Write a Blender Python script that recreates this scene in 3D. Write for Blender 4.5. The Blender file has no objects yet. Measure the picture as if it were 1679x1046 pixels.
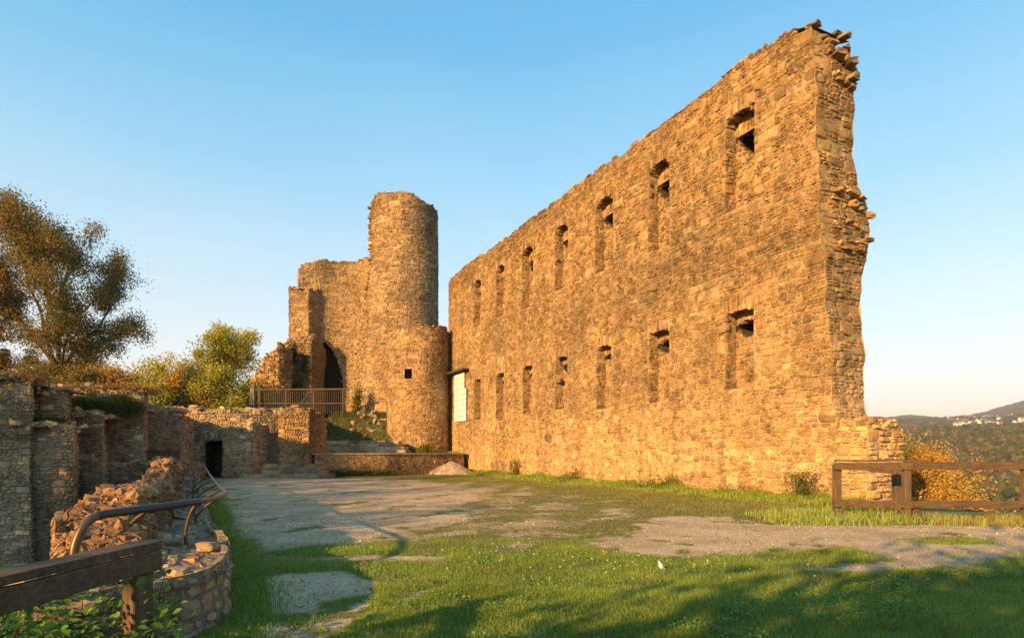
import bpy, math, random
import numpy as np
from mathutils import Vector
R = math.radians
rng = np.random.default_rng(7)
random.seed(7)
scene = bpy.context.scene
col = scene.collection

# ------------------------------------------------------------------ camera, sky, sun, exposure
F = 1000.0                                   # focal length in photograph pixels
cam_d = bpy.data.cameras.new('camera')
cam_d.lens = 36.0 * F / 1679.0
cam_d.sensor_width = 36.0
cam_d.shift_y = 217.0 / 1679.0
cam_d.clip_end = 20000
cam_d.clip_start = 0.05
cam = bpy.data.objects.new('camera', cam_d)
cam.location = (0, 0, 1.6)
cam.rotation_euler = (R(90), 0, 0)
col.objects.link(cam)
scene.camera = cam
SUN_AZ, SUN_EL = R(40), R(17)                # azimuth measured from straight behind the camera towards its left
to_sun = Vector((-math.sin(SUN_AZ) * math.cos(SUN_EL), -math.cos(SUN_AZ) * math.cos(SUN_EL), math.sin(SUN_EL)))
sd = bpy.data.lights.new('sun', 'SUN')
sd.energy = 4.9
sd.angle = R(0.5)
sd.color = (1.0, 0.59, 0.2)
sun = bpy.data.objects.new('sun', sd)
sun.rotation_euler = to_sun.to_track_quat('Z', 'Y').to_euler()
sun.location = to_sun * 100
col.objects.link(sun)
world = bpy.data.worlds.new('World')
scene.world = world
world.use_nodes = True
wn = world.node_tree.nodes
wl = world.node_tree.links
sky = wn.new('ShaderNodeTexSky')
sky.sky_type = 'NISHITA'
sky.sun_disc = False
sky.sun_elevation = SUN_EL
sky.sun_rotation = math.atan2(to_sun.x, to_sun.y)
sky.altitude = 200
sky.air_density = 1.0
sky.dust_density = 1.2
sky.ozone_density = 1.5
# evening sky: the Nishita light blended with the clear pale-to-blue gradient of the photograph, by elevation
_tc = wn.new('ShaderNodeTexCoord')
_sp = wn.new('ShaderNodeSeparateXYZ')
wl.new(_tc.outputs['Generated'], _sp.inputs[0])
_mp = wn.new('ShaderNodeMapping')
_mp.inputs['Scale'].default_value = (1.0, 1.0, 3.0)
wl.new(_tc.outputs['Generated'], _mp.inputs['Vector'])
_nz = wn.new('ShaderNodeTexNoise')
_nz.inputs['Scale'].default_value = 1.6
_nz.inputs['Detail'].default_value = 5
wl.new(_mp.outputs[0], _nz.inputs['Vector'])
_ma = wn.new('ShaderNodeMath'); _ma.operation = 'MULTIPLY_ADD'
wl.new(_nz.outputs['Fac'], _ma.inputs[0]); _ma.inputs[1].default_value = .13
wl.new(_sp.outputs['Z'], _ma.inputs[2])
_rp = wn.new('ShaderNodeValToRGB')
_stops = [(.06, (.40, .32, .275)), (.12, (.42, .37, .33)), (.21, (.39, .43, .44)), (.34, (.26, .385, .45)), (.48, (.135, .315, .44)), (.62, (.04, .235, .40)), (1.0, (.03, .15, .31))]
while len(_rp.color_ramp.elements) < len(_stops):
    _rp.color_ramp.elements.new(.5)
for _e, (_p, _c) in zip(_rp.color_ramp.elements, _stops):
    _e.position = _p
    _e.color = (*_c, 1)
wl.new(_ma.outputs[0], _rp.inputs[0])
_sc = wn.new('ShaderNodeVectorMath'); _sc.operation = 'SCALE'
wl.new(_rp.outputs[0], _sc.inputs[0]); _sc.inputs['Scale'].default_value = .94 / .15
_mx = wn.new('ShaderNodeMix'); _mx.data_type = 'RGBA'
_mx.inputs[0].default_value = .8
wl.new(sky.outputs[0], _mx.inputs[6]); wl.new(_sc.outputs[0], _mx.inputs[7])
wl.new(_mx.outputs[2], wn['Background'].inputs[0])
wn['Background'].inputs[1].default_value = 0.15
scene.view_settings.view_transform = 'Standard'
scene.view_settings.look = 'None'
scene.view_settings.exposure = 1.24
scene.view_settings.gamma = 1
scene.cycles.max_bounces = 6
scene.cycles.transparent_max_bounces = 8

# ------------------------------------------------------------------ materials
def nodes_mat(name):
    m = bpy.data.materials.new(name)
    m.use_nodes = True
    return m, m.node_tree.nodes, m.node_tree.links, m.node_tree.nodes['Principled BSDF']

def noise(n, l, scale, detail=4, rough=.6, vec=None):
    t = n.new('ShaderNodeTexNoise')
    t.inputs['Scale'].default_value = scale
    t.inputs['Detail'].default_value = detail
    t.inputs['Roughness'].default_value = rough
    if vec is not None:
        l.new(vec, t.inputs['Vector'])
    return t.outputs['Fac']

def ramp(n, l, fac, stops):
    r = n.new('ShaderNodeValToRGB')
    el = r.color_ramp.elements
    while len(el) < len(stops):
        el.new(.5)
    for e, (p, c) in zip(el, stops):
        e.position = p
        e.color = (*c, 1) if len(c) == 3 else c
    l.new(fac, r.inputs[0])
    return r.outputs[0]

def mix(n, l, a, b, fac, mode='MIX'):
    m = n.new('ShaderNodeMix')
    m.data_type = 'RGBA'
    m.blend_type = mode
    for v, i in ((fac, 0), (a, 6), (b, 7)):
        if hasattr(v, 'is_output'):
            l.new(v, m.inputs[i])
        elif i == 0:
            m.inputs[0].default_value = v
        else:
            m.inputs[i].default_value = (*v, 1)
    return m.outputs[2]

def attr(n, name):
    a = n.new('ShaderNodeAttribute')
    a.attribute_name = name
    return a

def objvec(n):
    return n.new('ShaderNodeTexCoord').outputs['Object']

def bump(n, l, h, strength, dist, b):
    k = n.new('ShaderNodeBump')
    k.inputs['Strength'].default_value = strength
    k.inputs['Distance'].default_value = dist
    l.new(h, k.inputs['Height'])
    l.new(k.outputs[0], b.inputs['Normal'])

def stone_mat(name, moss=0.0):
    m, n, l, b = nodes_mat(name)
    v = objvec(n)
    c = attr(n, 'Col').outputs['Color']
    c = mix(n, l, c, ramp(n, l, noise(n, l, 3.0, 6, .65, v), [(.28, (.5, .47, .45)), (.5, (1, 1, 1)), (.75, (1.4, 1.35, 1.25))]), 1.0, 'MULTIPLY')
    c = mix(n, l, c, ramp(n, l, noise(n, l, 22.0, 5, .7, v), [(.3, (.55, .55, .55)), (.52, (1, 1, 1)), (.72, (1.4, 1.4, 1.4))]), .8, 'MULTIPLY')
    big = noise(n, l, .35, 5, .62, v)
    c = mix(n, l, c, ramp(n, l, big, [(.36, (.66, .66, .68)), (.55, (1.06, 1.03, 1))]), .8, 'MULTIPLY')
    mp = n.new('ShaderNodeMapping')
    mp.inputs['Scale'].default_value = (1.3, 1.3, .16)
    l.new(v, mp.inputs['Vector'])
    c = mix(n, l, c, ramp(n, l, noise(n, l, .9, 6, .68, mp.outputs[0]), [(.4, (.62, .6, .58)), (.56, (1.08, 1.07, 1.05))]), .38, 'MULTIPLY')
    c = mix(n, l, c, (.36, .33, .24), ramp(n, l, noise(n, l, 2.6, 8, .75, v), [(.63, (0, 0, 0)), (.7, (.5, .5, .5))]))
    if moss:
        c = mix(n, l, c, (.07, .075, .025), ramp(n, l, noise(n, l, 1.1, 7, .7, v), [(.56, (0, 0, 0)), (.68, (moss,) * 3)]))
    l.new(c, b.inputs['Base Color'])
    b.inputs['Roughness'].default_value = .92
    b.inputs['Specular IOR Level'].default_value = .15
    bump(n, l, noise(n, l, 16, 7, .72, v), .55, .035, b)
    return m

def leaf_mat(name, trans=.35):
    m, n, l, b = nodes_mat(name)
    c = attr(n, 'Col').outputs['Color']
    l.new(c, b.inputs['Base Color'])
    b.inputs['Roughness'].default_value = .6
    b.inputs['Specular IOR Level'].default_value = .25
    t = n.new('ShaderNodeBsdfTranslucent')
    l.new(c, t.inputs['Color'])
    s = n.new('ShaderNodeMixShader')
    s.inputs[0].default_value = trans
    l.new(b.outputs[0], s.inputs[1])
    l.new(t.outputs[0], s.inputs[2])
    l.new(s.outputs[0], n['Material Output'].inputs['Surface'])
    return m

def wood_mat(name, dark, light, axis=0, scale=1.0):
    m, n, l, b = nodes_mat(name)
    mp = n.new('ShaderNodeMapping')
    sc = [22.0 * scale] * 3
    sc[axis] = 1.2 * scale
    mp.inputs['Scale'].default_value = sc
    l.new(objvec(n), mp.inputs['Vector'])
    f = noise(n, l, 1.6, 8, .7, mp.outputs[0])
    c = ramp(n, l, f, [(.3, dark), (.55, tuple((a + e) / 2 for a, e in zip(dark, light))), (.75, light)])
    c = mix(n, l, c, ramp(n, l, noise(n, l, 4, 5, .7, objvec(n)), [(.3, (.6, .6, .62)), (.7, (1.25, 1.2, 1.15))]), .7, 'MULTIPLY')
    l.new(c, b.inputs['Base Color'])
    b.inputs['Roughness'].default_value = .8
    b.inputs['Specular IOR Level'].default_value = .25
    bump(n, l, f, .5, .008, b)
    return m

def plain_mat(name, c, rough=.8, metal=0.0, var=.3, scale=12):
    m, n, l, b = nodes_mat(name)
    f = noise(n, l, scale, 6, .65, objvec(n))
    l.new(mix(n, l, c, ramp(n, l, f, [(.3, (1 - var,) * 3), (.7, (1 + var,) * 3)]), 1.0, 'MULTIPLY'), b.inputs['Base Color'])
    b.inputs['Roughness'].default_value = rough
    b.inputs['Metallic'].default_value = metal
    bump(n, l, f, .2, .004, b)
    return m

M_STONE = stone_mat('rubble_stone')
M_MOSSY = stone_mat('mossy_rubble_stone', .75)
M_LEAF = leaf_mat('leaves', .45)
M_GRASS = leaf_mat('grass_blades', .3)
M_BARK = wood_mat('bark', (.035, .027, .02), (.11, .085, .06), 2, .4)
M_TIMBER = wood_mat('weathered_timber', (.05, .031, .018), (.19, .12, .068), 0, 1)
M_TIMBER_POST = wood_mat('weathered_timber_post', (.06, .037, .022), (.22, .14, .08), 2, 1)
M_GREYPOST = wood_mat('grey_timber_post', (.11, .092, .07), (.27, .23, .17), 2, 1)
M_RAIL = plain_mat('rubbed_brown_steel', (.12, .08, .052), .42, .55, .25, 8)
M_SLEEVE = plain_mat('dark_rubber_sleeve', (.018, .018, .022), .42, 0, .3, 10)
M_WHITE = plain_mat('pale_painted_board', (.46, .53, .57), .7, 0, .2, 2.5)
M_DARKWOOD = plain_mat('dark_board', (.075, .05, .032), .85, 0, .4, 6)
M_BARS = plain_mat('rusty_bars', (.075, .048, .03), .6, .2, .3, 10)
M_VOID = plain_mat('dark_interior', (.02, .016, .012), 1, 0, .3, 3)  # very dark brown with slight variation

# ------------------------------------------------------------------ mesh collector
class MB:
    def __init__(s):
        s.v, s.c, s.f = [], [], []
        s.n = 0
    def add(s, v, faces, c):
        v = np.asarray(v, float)
        s.v.append(v)
        c = np.asarray(c, float)
        s.c.append(np.broadcast_to(c, v.shape) if c.ndim == 1 else c)
        for f in faces:                         # each an int array (n, k)
            f = np.asarray(f, np.int64)
            if len(f):
                s.f.append(f + s.n)
        s.n += len(v)
    def build(s, name, mat, parent=None, origin=None, smooth=False):
        me = bpy.data.meshes.new(name)
        v = np.concatenate(s.v)
        c = np.concatenate(s.c)
        if origin is not None:
            v = v - np.asarray(origin, float)
        me.vertices.add(len(v))
        me.vertices.foreach_set('co', v.astype(np.float32).ravel())
        tot = np.concatenate([np.full(len(f), f.shape[1], np.int32) for f in s.f])
        loops = np.concatenate([f.ravel() for f in s.f]).astype(np.int32)
        me.loops.add(len(loops))
        me.loops.foreach_set('vertex_index', loops)
        me.polygons.add(len(tot))
        me.polygons.foreach_set('loop_start', (np.cumsum(tot) - tot).astype(np.int32))
        me.polygons.foreach_set('loop_total', tot)
        me.polygons.foreach_set('use_smooth', np.full(len(tot), bool(smooth)))
        a = me.color_attributes.new('Col', 'FLOAT_COLOR', 'POINT')
        a.data.foreach_set('color', np.concatenate([c, np.ones((len(c), 1))], 1).astype(np.float32).ravel())
        me.update(calc_edges=True)
        me.validate()
        for m in (mat if isinstance(mat, list) else [mat]):
            me.materials.append(m)
        o = bpy.data.objects.new(name, me)
        col.objects.link(o)
        if parent is not None:
            o.parent = parent
            if origin is not None:
                o.location = Vector(origin) - parent.matrix_basis.translation
            else:
                o.location = -parent.matrix_basis.translation
        elif origin is not None:
            o.location = origin
        return o

def tag(o, label=None, cat=None, group=None, kind=None):
    for k, x in (('label', label), ('category', cat), ('group', group), ('kind', kind)):
        if x:
            o[k] = x
    return o

def empty(name, loc, label, cat, group=None):
    o = bpy.data.objects.new(name, None)
    o.location = loc
    col.objects.link(o)
    return tag(o, label, cat, group)

def quadgrid(nu, nv):
    i = np.arange(nu * nv).reshape(nu, nv)
    return np.stack([i[:-1, :-1], i[1:, :-1], i[1:, 1:], i[:-1, 1:]], -1).reshape(-1, 4)

def wob(a, b, s=0.0):
    return (np.sin(.9 * a + 1.3 * np.sin(.5 * b + s) + s) + np.sin(1.7 * b - .6 * a + 2.1 + s) + .6 * np.sin(2.9 * a + 2.3 * b + s * 2)) / 2.6

def fbm(x, y, seed=0, octs=5, f=1.0):
    r = np.random.default_rng(seed + 991)
    o = np.zeros(np.broadcast(x, y).shape)
    amp, tot = 1.0, 0.0
    for k in range(octs):
        for j in range(3):
            a = r.uniform(0, 6.283)
            p = r.uniform(0, 6.283, 2)
            ca, sa = math.cos(a), math.sin(a)
            o = o + amp * np.sin(f * (ca * x + sa * y) + p[0] + 1.4 * np.sin(f * .63 * (ca * y - sa * x) + p[1])) / 3
        tot += amp
        amp *= .58
        f *= 2.03
    return o / tot * 1.6

def unit(v):
    return v / (np.linalg.norm(v, axis=-1, keepdims=True) + 1e-12)

def sstep(a, b, x):
    t = np.clip((np.asarray(x, float) - a) / (b - a), 0, 1)
    return t * t * (3 - 2 * t)

# ------------------------------------------------------------------ stone masonry
HALL = np.array([(.39, .25, .115), (.31, .2, .098), (.45, .285, .122), (.23, .155, .086), (.41, .22, .088), (.37, .265, .14), (.51, .37, .18), (.36, .22, .095), (.27, .175, .09)])
KEEP = np.array([(.35, .235, .125), (.31, .21, .12), (.39, .26, .13), (.26, .18, .11), (.34, .24, .14), (.42, .3, .165)])
SHADE = np.array([(.43, .325, .2), (.34, .26, .162), (.47, .345, .2), (.27, .205, .13), (.43, .285, .158), (.54, .43, .27)])
MORTAR = np.array((.45, .31, .17))
MORTAR_GREY = np.array((.33, .27, .2))

def layout(u0, u1, v0, v1, s, aspect=1.0):
    out = []
    def sub(a, b, c, d, depth=0):
        w, h = b - a, d - c
        hm = random.choice((.1, .13, .17, .21, .27, .36)) * s * random.uniform(.9, 1.1)
        if h > hm * 1.35 and depth < 6:
            k = random.uniform(.36, .64)
            m = c + h * k
            sub(a, b, c, m, depth + 1)
            sub(a, b, m, d, depth + 1)
        elif w > h * random.uniform(1.5, 3.4) * aspect and w > .24 * s and depth < 8:
            m = a + w * random.uniform(.33, .67)
            sub(a, m, c, d, depth + 1)
            sub(m, b, c, d, depth + 1)
        else:
            out.append((a, b, c, d))
    v = v0
    while v < v1 - .03:
        H = random.uniform(.3, .62) * s
        if v1 - v - H < .14 * s:
            H = v1 - v
        u = u0 - random.uniform(0, .5) * s
        while u < u1:
            w = random.uniform(.5, 1.5) * s * aspect
            if u1 - u - w < .15 * s:
                w = u1 - u
            a, b = max(u, u0), min(u + w, u1)
            if b - a > .05:
                sub(a, b, v, v + H)
            u += w
        v += H
    return np.array(out)

def stones(mb, f, rects, pal, keep=None, proud=(.02, .07), gap=.011, seed=0, tint=None, wav=.05, wobh=.04):
    r = rects
    uc, vc = (r[:, 0] + r[:, 1]) / 2, (r[:, 2] + r[:, 3]) / 2
    if keep is not None:
        r = r[keep(uc, vc)]
        uc, vc = (r[:, 0] + r[:, 1]) / 2, (r[:, 2] + r[:, 3]) / 2
    n = len(r)
    if not n:
        return
    w, h = r[:, 1] - r[:, 0], r[:, 3] - r[:, 2]
    mn = np.minimum(w, h)
    g = np.minimum(gap * rng.uniform(.5, 1.9, n), mn * .18)
    hw, hh = w / 2 - g, h / 2 - g
    cut = rng.uniform(.06, .34, (n, 4)) * mn[:, None]
    sx, sy = np.array([-1, 1, 1, -1]), np.array([-1, -1, 1, 1])
    pts = np.zeros((n, 8, 2))
    for k in range(4):
        cx, cy = sx[k] * hw, sy[k] * hh
        a, b = (0, 1) if k % 2 == 0 else (1, 0)
        p1 = np.stack([cx, cy - sy[k] * cut[:, k] * .8], -1)
        p2 = np.stack([cx - sx[k] * cut[:, k], cy], -1)
        pts[:, 2 * k] = p1 if a == 0 else p2
        pts[:, 2 * k + 1] = p2 if a == 0 else p1
    pts += rng.normal(0, 1, pts.shape) * np.minimum(mn * .045, .013)[:, None, None]
    ang = rng.normal(0, .05, n)
    ca, sa = np.cos(ang), np.sin(ang)
    pts = np.stack([pts[..., 0] * ca[:, None] - pts[..., 1] * sa[:, None], pts[..., 0] * sa[:, None] + pts[..., 1] * ca[:, None]], -1)
    hs = rng.uniform(proud[0], proud[1], n) ** 1.0
    big = rng.random(n) < .05
    hs[big] *= 1.7
    tx, ty = rng.normal(0, .07, n), rng.normal(0, .09, n)
    U, V, H = [], [], []
    for sc, hb, j in ((1.0, None, 0), (.93, .62, .006), (.66, 1.0, .007)):
        q = pts * sc
        U.append(uc[:, None] + q[..., 0])
        V.append(vc[:, None] + q[..., 1])
        if hb is None:
            H.append(np.full((n, 8), -.07))
        else:
            H.append(hs[:, None] * hb + q[..., 0] * tx[:, None] + q[..., 1] * ty[:, None] + rng.normal(0, 1, (n, 8)) * j)
    U.append(uc[:, None])
    V.append(vc[:, None])
    H.append((hs * rng.uniform(.9, 1.15, n))[:, None])
    U, V, H = (np.concatenate(x, 1) for x in (U, V, H))
    V2 = V + wav * wob(U * .8, V * .5, seed)
    H = H + wobh * wob(U * .6, V * .6, seed + 1)
    P = f(U.ravel(), V2.ravel(), H.ravel())
    k = np.arange(8)
    k2 = (k + 1) % 8
    q1 = np.stack([k, k2, k2 + 8, k + 8], -1)
    q2 = np.stack([k + 8, k2 + 8, k2 + 16, k + 16], -1)
    t3 = np.stack([k + 16, k2 + 16, np.full(8, 24)], -1)
    off = (np.arange(n) * 25)[:, None, None]
    c = (pal[rng.integers(0, len(pal), n)] * .62 + pal.mean(0) * .38) * rng.uniform(.76, 1.24, (n, 1))
    c = c * (1 + rng.normal(0, .022, (n, 3)))
    if tint is not None:
        c = c * tint(uc, vc)
    c = np.repeat(np.clip(c, .01, .8), 25, 0)
    mb.add(P, [(q1[None] + off).reshape(-1, 4), (q2[None] + off).reshape(-1, 4), (t3[None] + off).reshape(-1, 3)], c)

def backing(mb, f, us, vs, skip=None, seed=0, color=MORTAR, top=None, wav=.05, wobh=.04, tint=None):
    U, V = np.meshgrid(us, vs, indexing='ij')
    if top is not None:
        V = np.minimum(V, top(U) - .08)
    H = wobh * wob(U * .6, V * .6, seed + 1) + rng.normal(0, .006, U.shape)
    P = f(U.ravel(), (V + wav * wob(U * .8, V * .5, seed)).ravel(), H.ravel())
    q = quadgrid(len(us), len(vs))
    if skip is not None:
        cu = (us[:-1] + us[1:]) / 2
        cv = (vs[:-1] + vs[1:]) / 2
        A, B = np.meshgrid(cu, cv, indexing='ij')
        q = q[~skip(A.ravel(), B.ravel())]
    c = np.asarray(color) * rng.uniform(.85, 1.1, (len(P), 1))
    if tint is not None:
        c = c * tint(U.ravel(), V.ravel())
    mb.add(P, [q], c)

def masonry(mb, f, u0, u1, v0, v1, s=1.0, pal=HALL, top=None, keep=None, seed=0, step=.3, mortar=MORTAR, tint=None, proud=(.02, .07), gap=.011, wav=.05, aspect=1.0, wobh=.04):
    us = np.linspace(u0, u1, max(2, int((u1 - u0) / step) + 1))
    vs = np.linspace(v0, v1, max(2, int((v1 - v0) / step) + 1))
    backing(mb, f, us, vs, None, seed, mortar, top, wav, wobh, tint)
    kp = keep
    if top is not None:
        def kp(u, v, keep=keep):
            ok = v < top(u) - .02
            return ok & keep(u, v) if keep is not None else ok
    stones(mb, f, layout(u0, u1, v0, v1, s, aspect), pal, kp, proud, gap, seed, tint, wav, wobh)

def plane_f(O, U, N=None, lean=0.0):
    O, U = np.array(O, float), np.array(U, float)
    U = U / np.linalg.norm(U)
    if N is None:
        N = np.array((U[1], -U[0], 0.0))      # to the right of U
    N = np.array(N, float)
    def f(u, v, h):
        return O + np.outer(u, U) + np.outer(v, (0, 0, 1)) + np.outer(h - lean * v, N)
    return f

def poly_f(pts, closed=False):
    """surface following a plan polyline, u = length along it, outward side is to the right of travel"""
    P = np.array(pts, float)
    D = np.diff(P, axis=0)
    L = np.hypot(D[:, 0], D[:, 1])
    cu = np.concatenate([[0], np.cumsum(L)])
    def f(u, v, h):
        uu = np.clip(u, 0, cu[-1])
        x, y = np.interp(uu, cu, P[:, 0]), np.interp(uu, cu, P[:, 1])
        e = .25
        a, b = np.clip(uu - e, 0, cu[-1]), np.clip(uu + e, 0, cu[-1])
        dx, dy = np.interp(b, cu, P[:, 0]) - np.interp(a, cu, P[:, 0]), np.interp(b, cu, P[:, 1]) - np.interp(a, cu, P[:, 1])
        m = np.hypot(dx, dy) + 1e-9
        return np.stack([x + h * dy / m, y - h * dx / m, v], -1)
    f.length = cu[-1]
    return f

# unit boulder: subdivided cube, half rounded
_g = np.array([(x, y, z) for x in (-1, 0, 1) for y in (-1, 0, 1) for z in (-1, 0, 1) if (x, y, z) != (0, 0, 0)], float)
_ix = {tuple(p.astype(int)): i for i, p in enumerate(_g)}
_q = []
for ax in range(3):
    for sgn in (-1, 1):
        o1, o2 = [a for a in range(3) if a != ax]
        for a in (-1, 0):
            for b in (-1, 0):
                ids = []
                for da, db in ((0, 0), (1, 0), (1, 1), (0, 1)):
                    p = [0, 0, 0]
                    p[ax] = sgn
                    p[o1], p[o2] = a + da, b + db
                    ids.append(_ix[tuple(p)])
                flip = (sgn > 0) == (ax == 1)
                _q.append(ids[::-1] if flip else ids)
_q = np.array(_q)
_sph = _g / np.linalg.norm(_g, axis=1, keepdims=True) * 1.12

def chunks(mb, ctr, size, color, rnd=.4, jit=.1, yaw=None, tilt=.3, cuts=3):
    ctr, size, color = np.asarray(ctr, float), np.asarray(size, float), np.asarray(color, float)
    n = len(ctr)
    if not n:
        return
    base = _g * (1 - rnd) + _sph * rnd
    p = base[None] + rng.normal(0, jit, (n, 26, 3))
    for _ in range(cuts):                       # broken faces
        cn = unit(rng.normal(0, 1, (n, 1, 3)))
        dd = (p * cn).sum(-1, keepdims=True) - rng.uniform(.5, .95, (n, 1, 1))
        p = p - cn * np.maximum(dd, 0)
    p = p * (size / 2)[:, None, :]
    yaw = rng.uniform(0, 6.28, n) if yaw is None else np.broadcast_to(np.asarray(yaw, float), (n,)) + rng.normal(0, .08, n)
    tx, ty = rng.normal(0, tilt, n), rng.normal(0, tilt, n)
    def rot(p, i, j, a):
        c, s = np.cos(a)[:, None], np.sin(a)[:, None]
        q = p.copy()
        q[..., i], q[..., j] = p[..., i] * c - p[..., j] * s, p[..., i] * s + p[..., j] * c
        return q
    p = rot(rot(rot(p, 1, 2, tx), 0, 2, ty), 0, 1, yaw)
    p += ctr[:, None]
    off = (np.arange(n) * 26)[:, None, None]
    mb.add(p.reshape(-1, 3), [(_q[None] + off).reshape(-1, 4)], np.repeat(color, 26, 0))

def pick(pal, n, lo=.7, hi=1.3):
    return pal[rng.integers(0, len(pal), n)] * rng.uniform(lo, hi, (n, 1))

def box(mb, lo, hi, c=(.3, .3, .3), yaw=0.0, about=None, bev=0.0, jit=0.0):
    """box with chamfered long edges"""
    lo, hi = np.array(lo, float), np.array(hi, float)
    m, e = (lo + hi) / 2, (hi - lo) / 2
    if bev <= 0:
        v = np.array([(x, y, z) for x in (-1, 1) for y in (-1, 1) for z in (-1, 1)], float) * e
        f = [np.array([(0, 1, 3, 2), (4, 6, 7, 5), (0, 4, 5, 1), (2, 3, 7, 6), (0, 2, 6, 4), (1, 5, 7, 3)])]
    else:
        b = min(bev, e.min() * .6)
        v = []
        for sx in (-1, 1):
            for sy in (-1, 1):
                for sz in (-1, 1):
                    v += [(sx * e[0], sy * (e[1] - b), sz * (e[2] - b)), (sx * (e[0] - b), sy * e[1], sz * (e[2] - b)), (sx * (e[0] - b), sy * (e[1] - b), sz * e[2])]
        v = np.array(v)
        i = lambda sx, sy, sz, k: ((sx > 0) * 4 + (sy > 0) * 2 + (sz > 0)) * 3 + k
        q, t = [], []
        for s in (-1, 1):
            q.append([i(s, -1, -1, 0), i(s, 1, -1, 0), i(s, 1, 1, 0), i(s, -1, 1, 0)][::s])
            q.append([i(-1, s, -1, 1), i(-1, s, 1, 1), i(1, s, 1, 1), i(1, s, -1, 1)][::s])
            q.append([i(-1, -1, s, 2), i(1, -1, s, 2), i(1, 1, s, 2), i(-1, 1, s, 2)][::s])
            for r in (-1, 1):
                q.append([i(s, r, -1, 0), i(s, r, 1, 0), i(s, r, 1, 1), i(s, r, -1, 1)][::-s * r])
                q.append([i(s, -1, r, 0), i(s, -1, r, 2), i(s, 1, r, 2), i(s, 1, r, 0)][::-s * r])
                q.append([i(-1, s, r, 1), i(1, s, r, 1), i(1, s, r, 2), i(-1, s, r, 2)][::-s * r])
                for z in (-1, 1):
                    t.append([i(s, r, z, 0), i(s, r, z, 1), i(s, r, z, 2)][::s * r * z])
        f = [np.array(q), np.array(t)]
    if jit:
        v = v + rng.normal(0, jit, v.shape)
    ca, sa = math.cos(yaw), math.sin(yaw)
    v = v + m
    if yaw:
        ab = np.array(about if about is not None else m, float)
        d = v - ab
        v = np.stack([d[:, 0] * ca - d[:, 1] * sa, d[:, 0] * sa + d[:, 1] * ca, d[:, 2]], -1) + ab
    mb.add(v, f, c)

def beam(mb, a, b, w, h, c=(.2, .15, .1), jit=.004, seg=8, roll=0.0):
    """rectangular timber from a to b, slightly irregular along its length"""
    a, b = np.array(a, float), np.array(b, float)
    d = b - a
    d /= np.linalg.norm(d)
    up = np.array((0, 0, 1.0)) if abs(d[2]) < .9 else np.array((1.0, 0, 0))
    s = np.cross(d, up); s /= np.linalg.norm(s)
    t = np.cross(s, d)
    if roll:
        s, t = s * math.cos(roll) + t * math.sin(roll), t * math.cos(roll) - s * math.sin(roll)
    bv = min(w, h) * .1
    prof = [(-w / 2 + bv, -h / 2), (w / 2 - bv, -h / 2), (w / 2, -h / 2 + bv), (w / 2, h / 2 - bv), (w / 2 - bv, h / 2), (-w / 2 + bv, h / 2), (-w / 2, h / 2 - bv), (-w / 2, -h / 2 + bv)]
    v = []
    for k in range(seg + 1):
        p = a + (b - a) * k / seg
        o = rng.normal(0, jit, 2)
        for x, y in prof:
            v.append(p + s * (x + o[0]) + t * (y + o[1]) + rng.normal(0, jit * .3, 3))
    q = [(k * 8 + i, k * 8 + (i + 1) % 8, (k + 1) * 8 + (i + 1) % 8, (k + 1) * 8 + i) for k in range(seg) for i in range(8)]
    mb.add(v, [np.array(q), np.array([list(range(8))[::-1], [seg * 8 + i for i in range(8)]])], c)

def tube(mb, pts, rad, c=(.2, .15, .1), sides=8, cap=True):
    pts = np.array(pts, float)
    n = len(pts)
    rad = np.broadcast_to(np.asarray(rad, float), (n,))
    T = np.gradient(pts, axis=0)
    T /= np.linalg.norm(T, axis=1, keepdims=True) + 1e-12
    ref = np.array((.31, .17, .93)) if abs(T[0] @ np.array((.31, .17, .93))) < .9 else np.array((1.0, 0, 0))
    s = np.cross(T[0], ref)
    v = []
    a = np.arange(sides) / sides * 2 * math.pi
    for k in range(n):
        s = s - T[k] * (s @ T[k])
        s /= np.linalg.norm(s) + 1e-12
        t = np.cross(T[k], s)
        v.append(pts[k] + rad[k] * (np.outer(np.cos(a), s) + np.outer(np.sin(a), t)))
    q = [(k * sides + i, k * sides + (i + 1) % sides, (k + 1) * sides + (i + 1) % sides, (k + 1) * sides + i) for k in range(n - 1) for i in range(sides)]
    f = [np.array(q)]
    if cap:
        f.append(np.array([list(range(sides))[::-1], [(n - 1) * sides + i for i in range(sides)]]))
    mb.add(np.concatenate(v), f, c)

def catmull(p, n=8):
    p = np.array(p, float)
    q = np.vstack([2 * p[0] - p[1], p, 2 * p[-1] - p[-2]])
    out = []
    for i in range(1, len(q) - 2):
        for t in np.linspace(0, 1, n, endpoint=False):
            out.append(.5 * (2 * q[i] + (q[i + 1] - q[i - 1]) * t + (2 * q[i - 1] - 5 * q[i] + 4 * q[i + 1] - q[i + 2]) * t * t + (3 * q[i] - q[i - 1] - 3 * q[i + 1] + q[i + 2]) * t ** 3))
    return np.array(out + [q[-2]])

#@@TERRAIN
# ------------------------------------------------------------------ plan of the place (metres, eye at x=0 y=0 z=1.6, looking along +y)
P0 = np.array((9.97, 18.8, 0.0))
D = np.array((-.442, .897, 0.0)); D /= np.linalg.norm(D)      # along the hall wall, away from the eye
NB = np.array((D[1], -D[0], 0.0))                              # through the wall, to its far side
HALL_L, HALL_H = 34.2, 15.6
PR = np.array([(-3.75, 4.2), (-3.1, 4.5), (-2.72, 5.1), (-2.82, 5.9), (-3.35, 7.1), (-3.95, 8.15), (-5.3, 10.6), (-7.6, 15), (-10, 19.5), (-14.5, 28), (-18.9, 36.4)])
PL = np.array([(-3.95, 4.85), (-4.02, 5.2), (-4.25, 5.7), (-4.7, 6.35), (-5.3, 7.2), (-5.85, 8.4), (-7.1, 11.5), (-9.4, 16), (-11.8, 20.5), (-16.2, 29), (-20.4, 36.6)])

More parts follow.
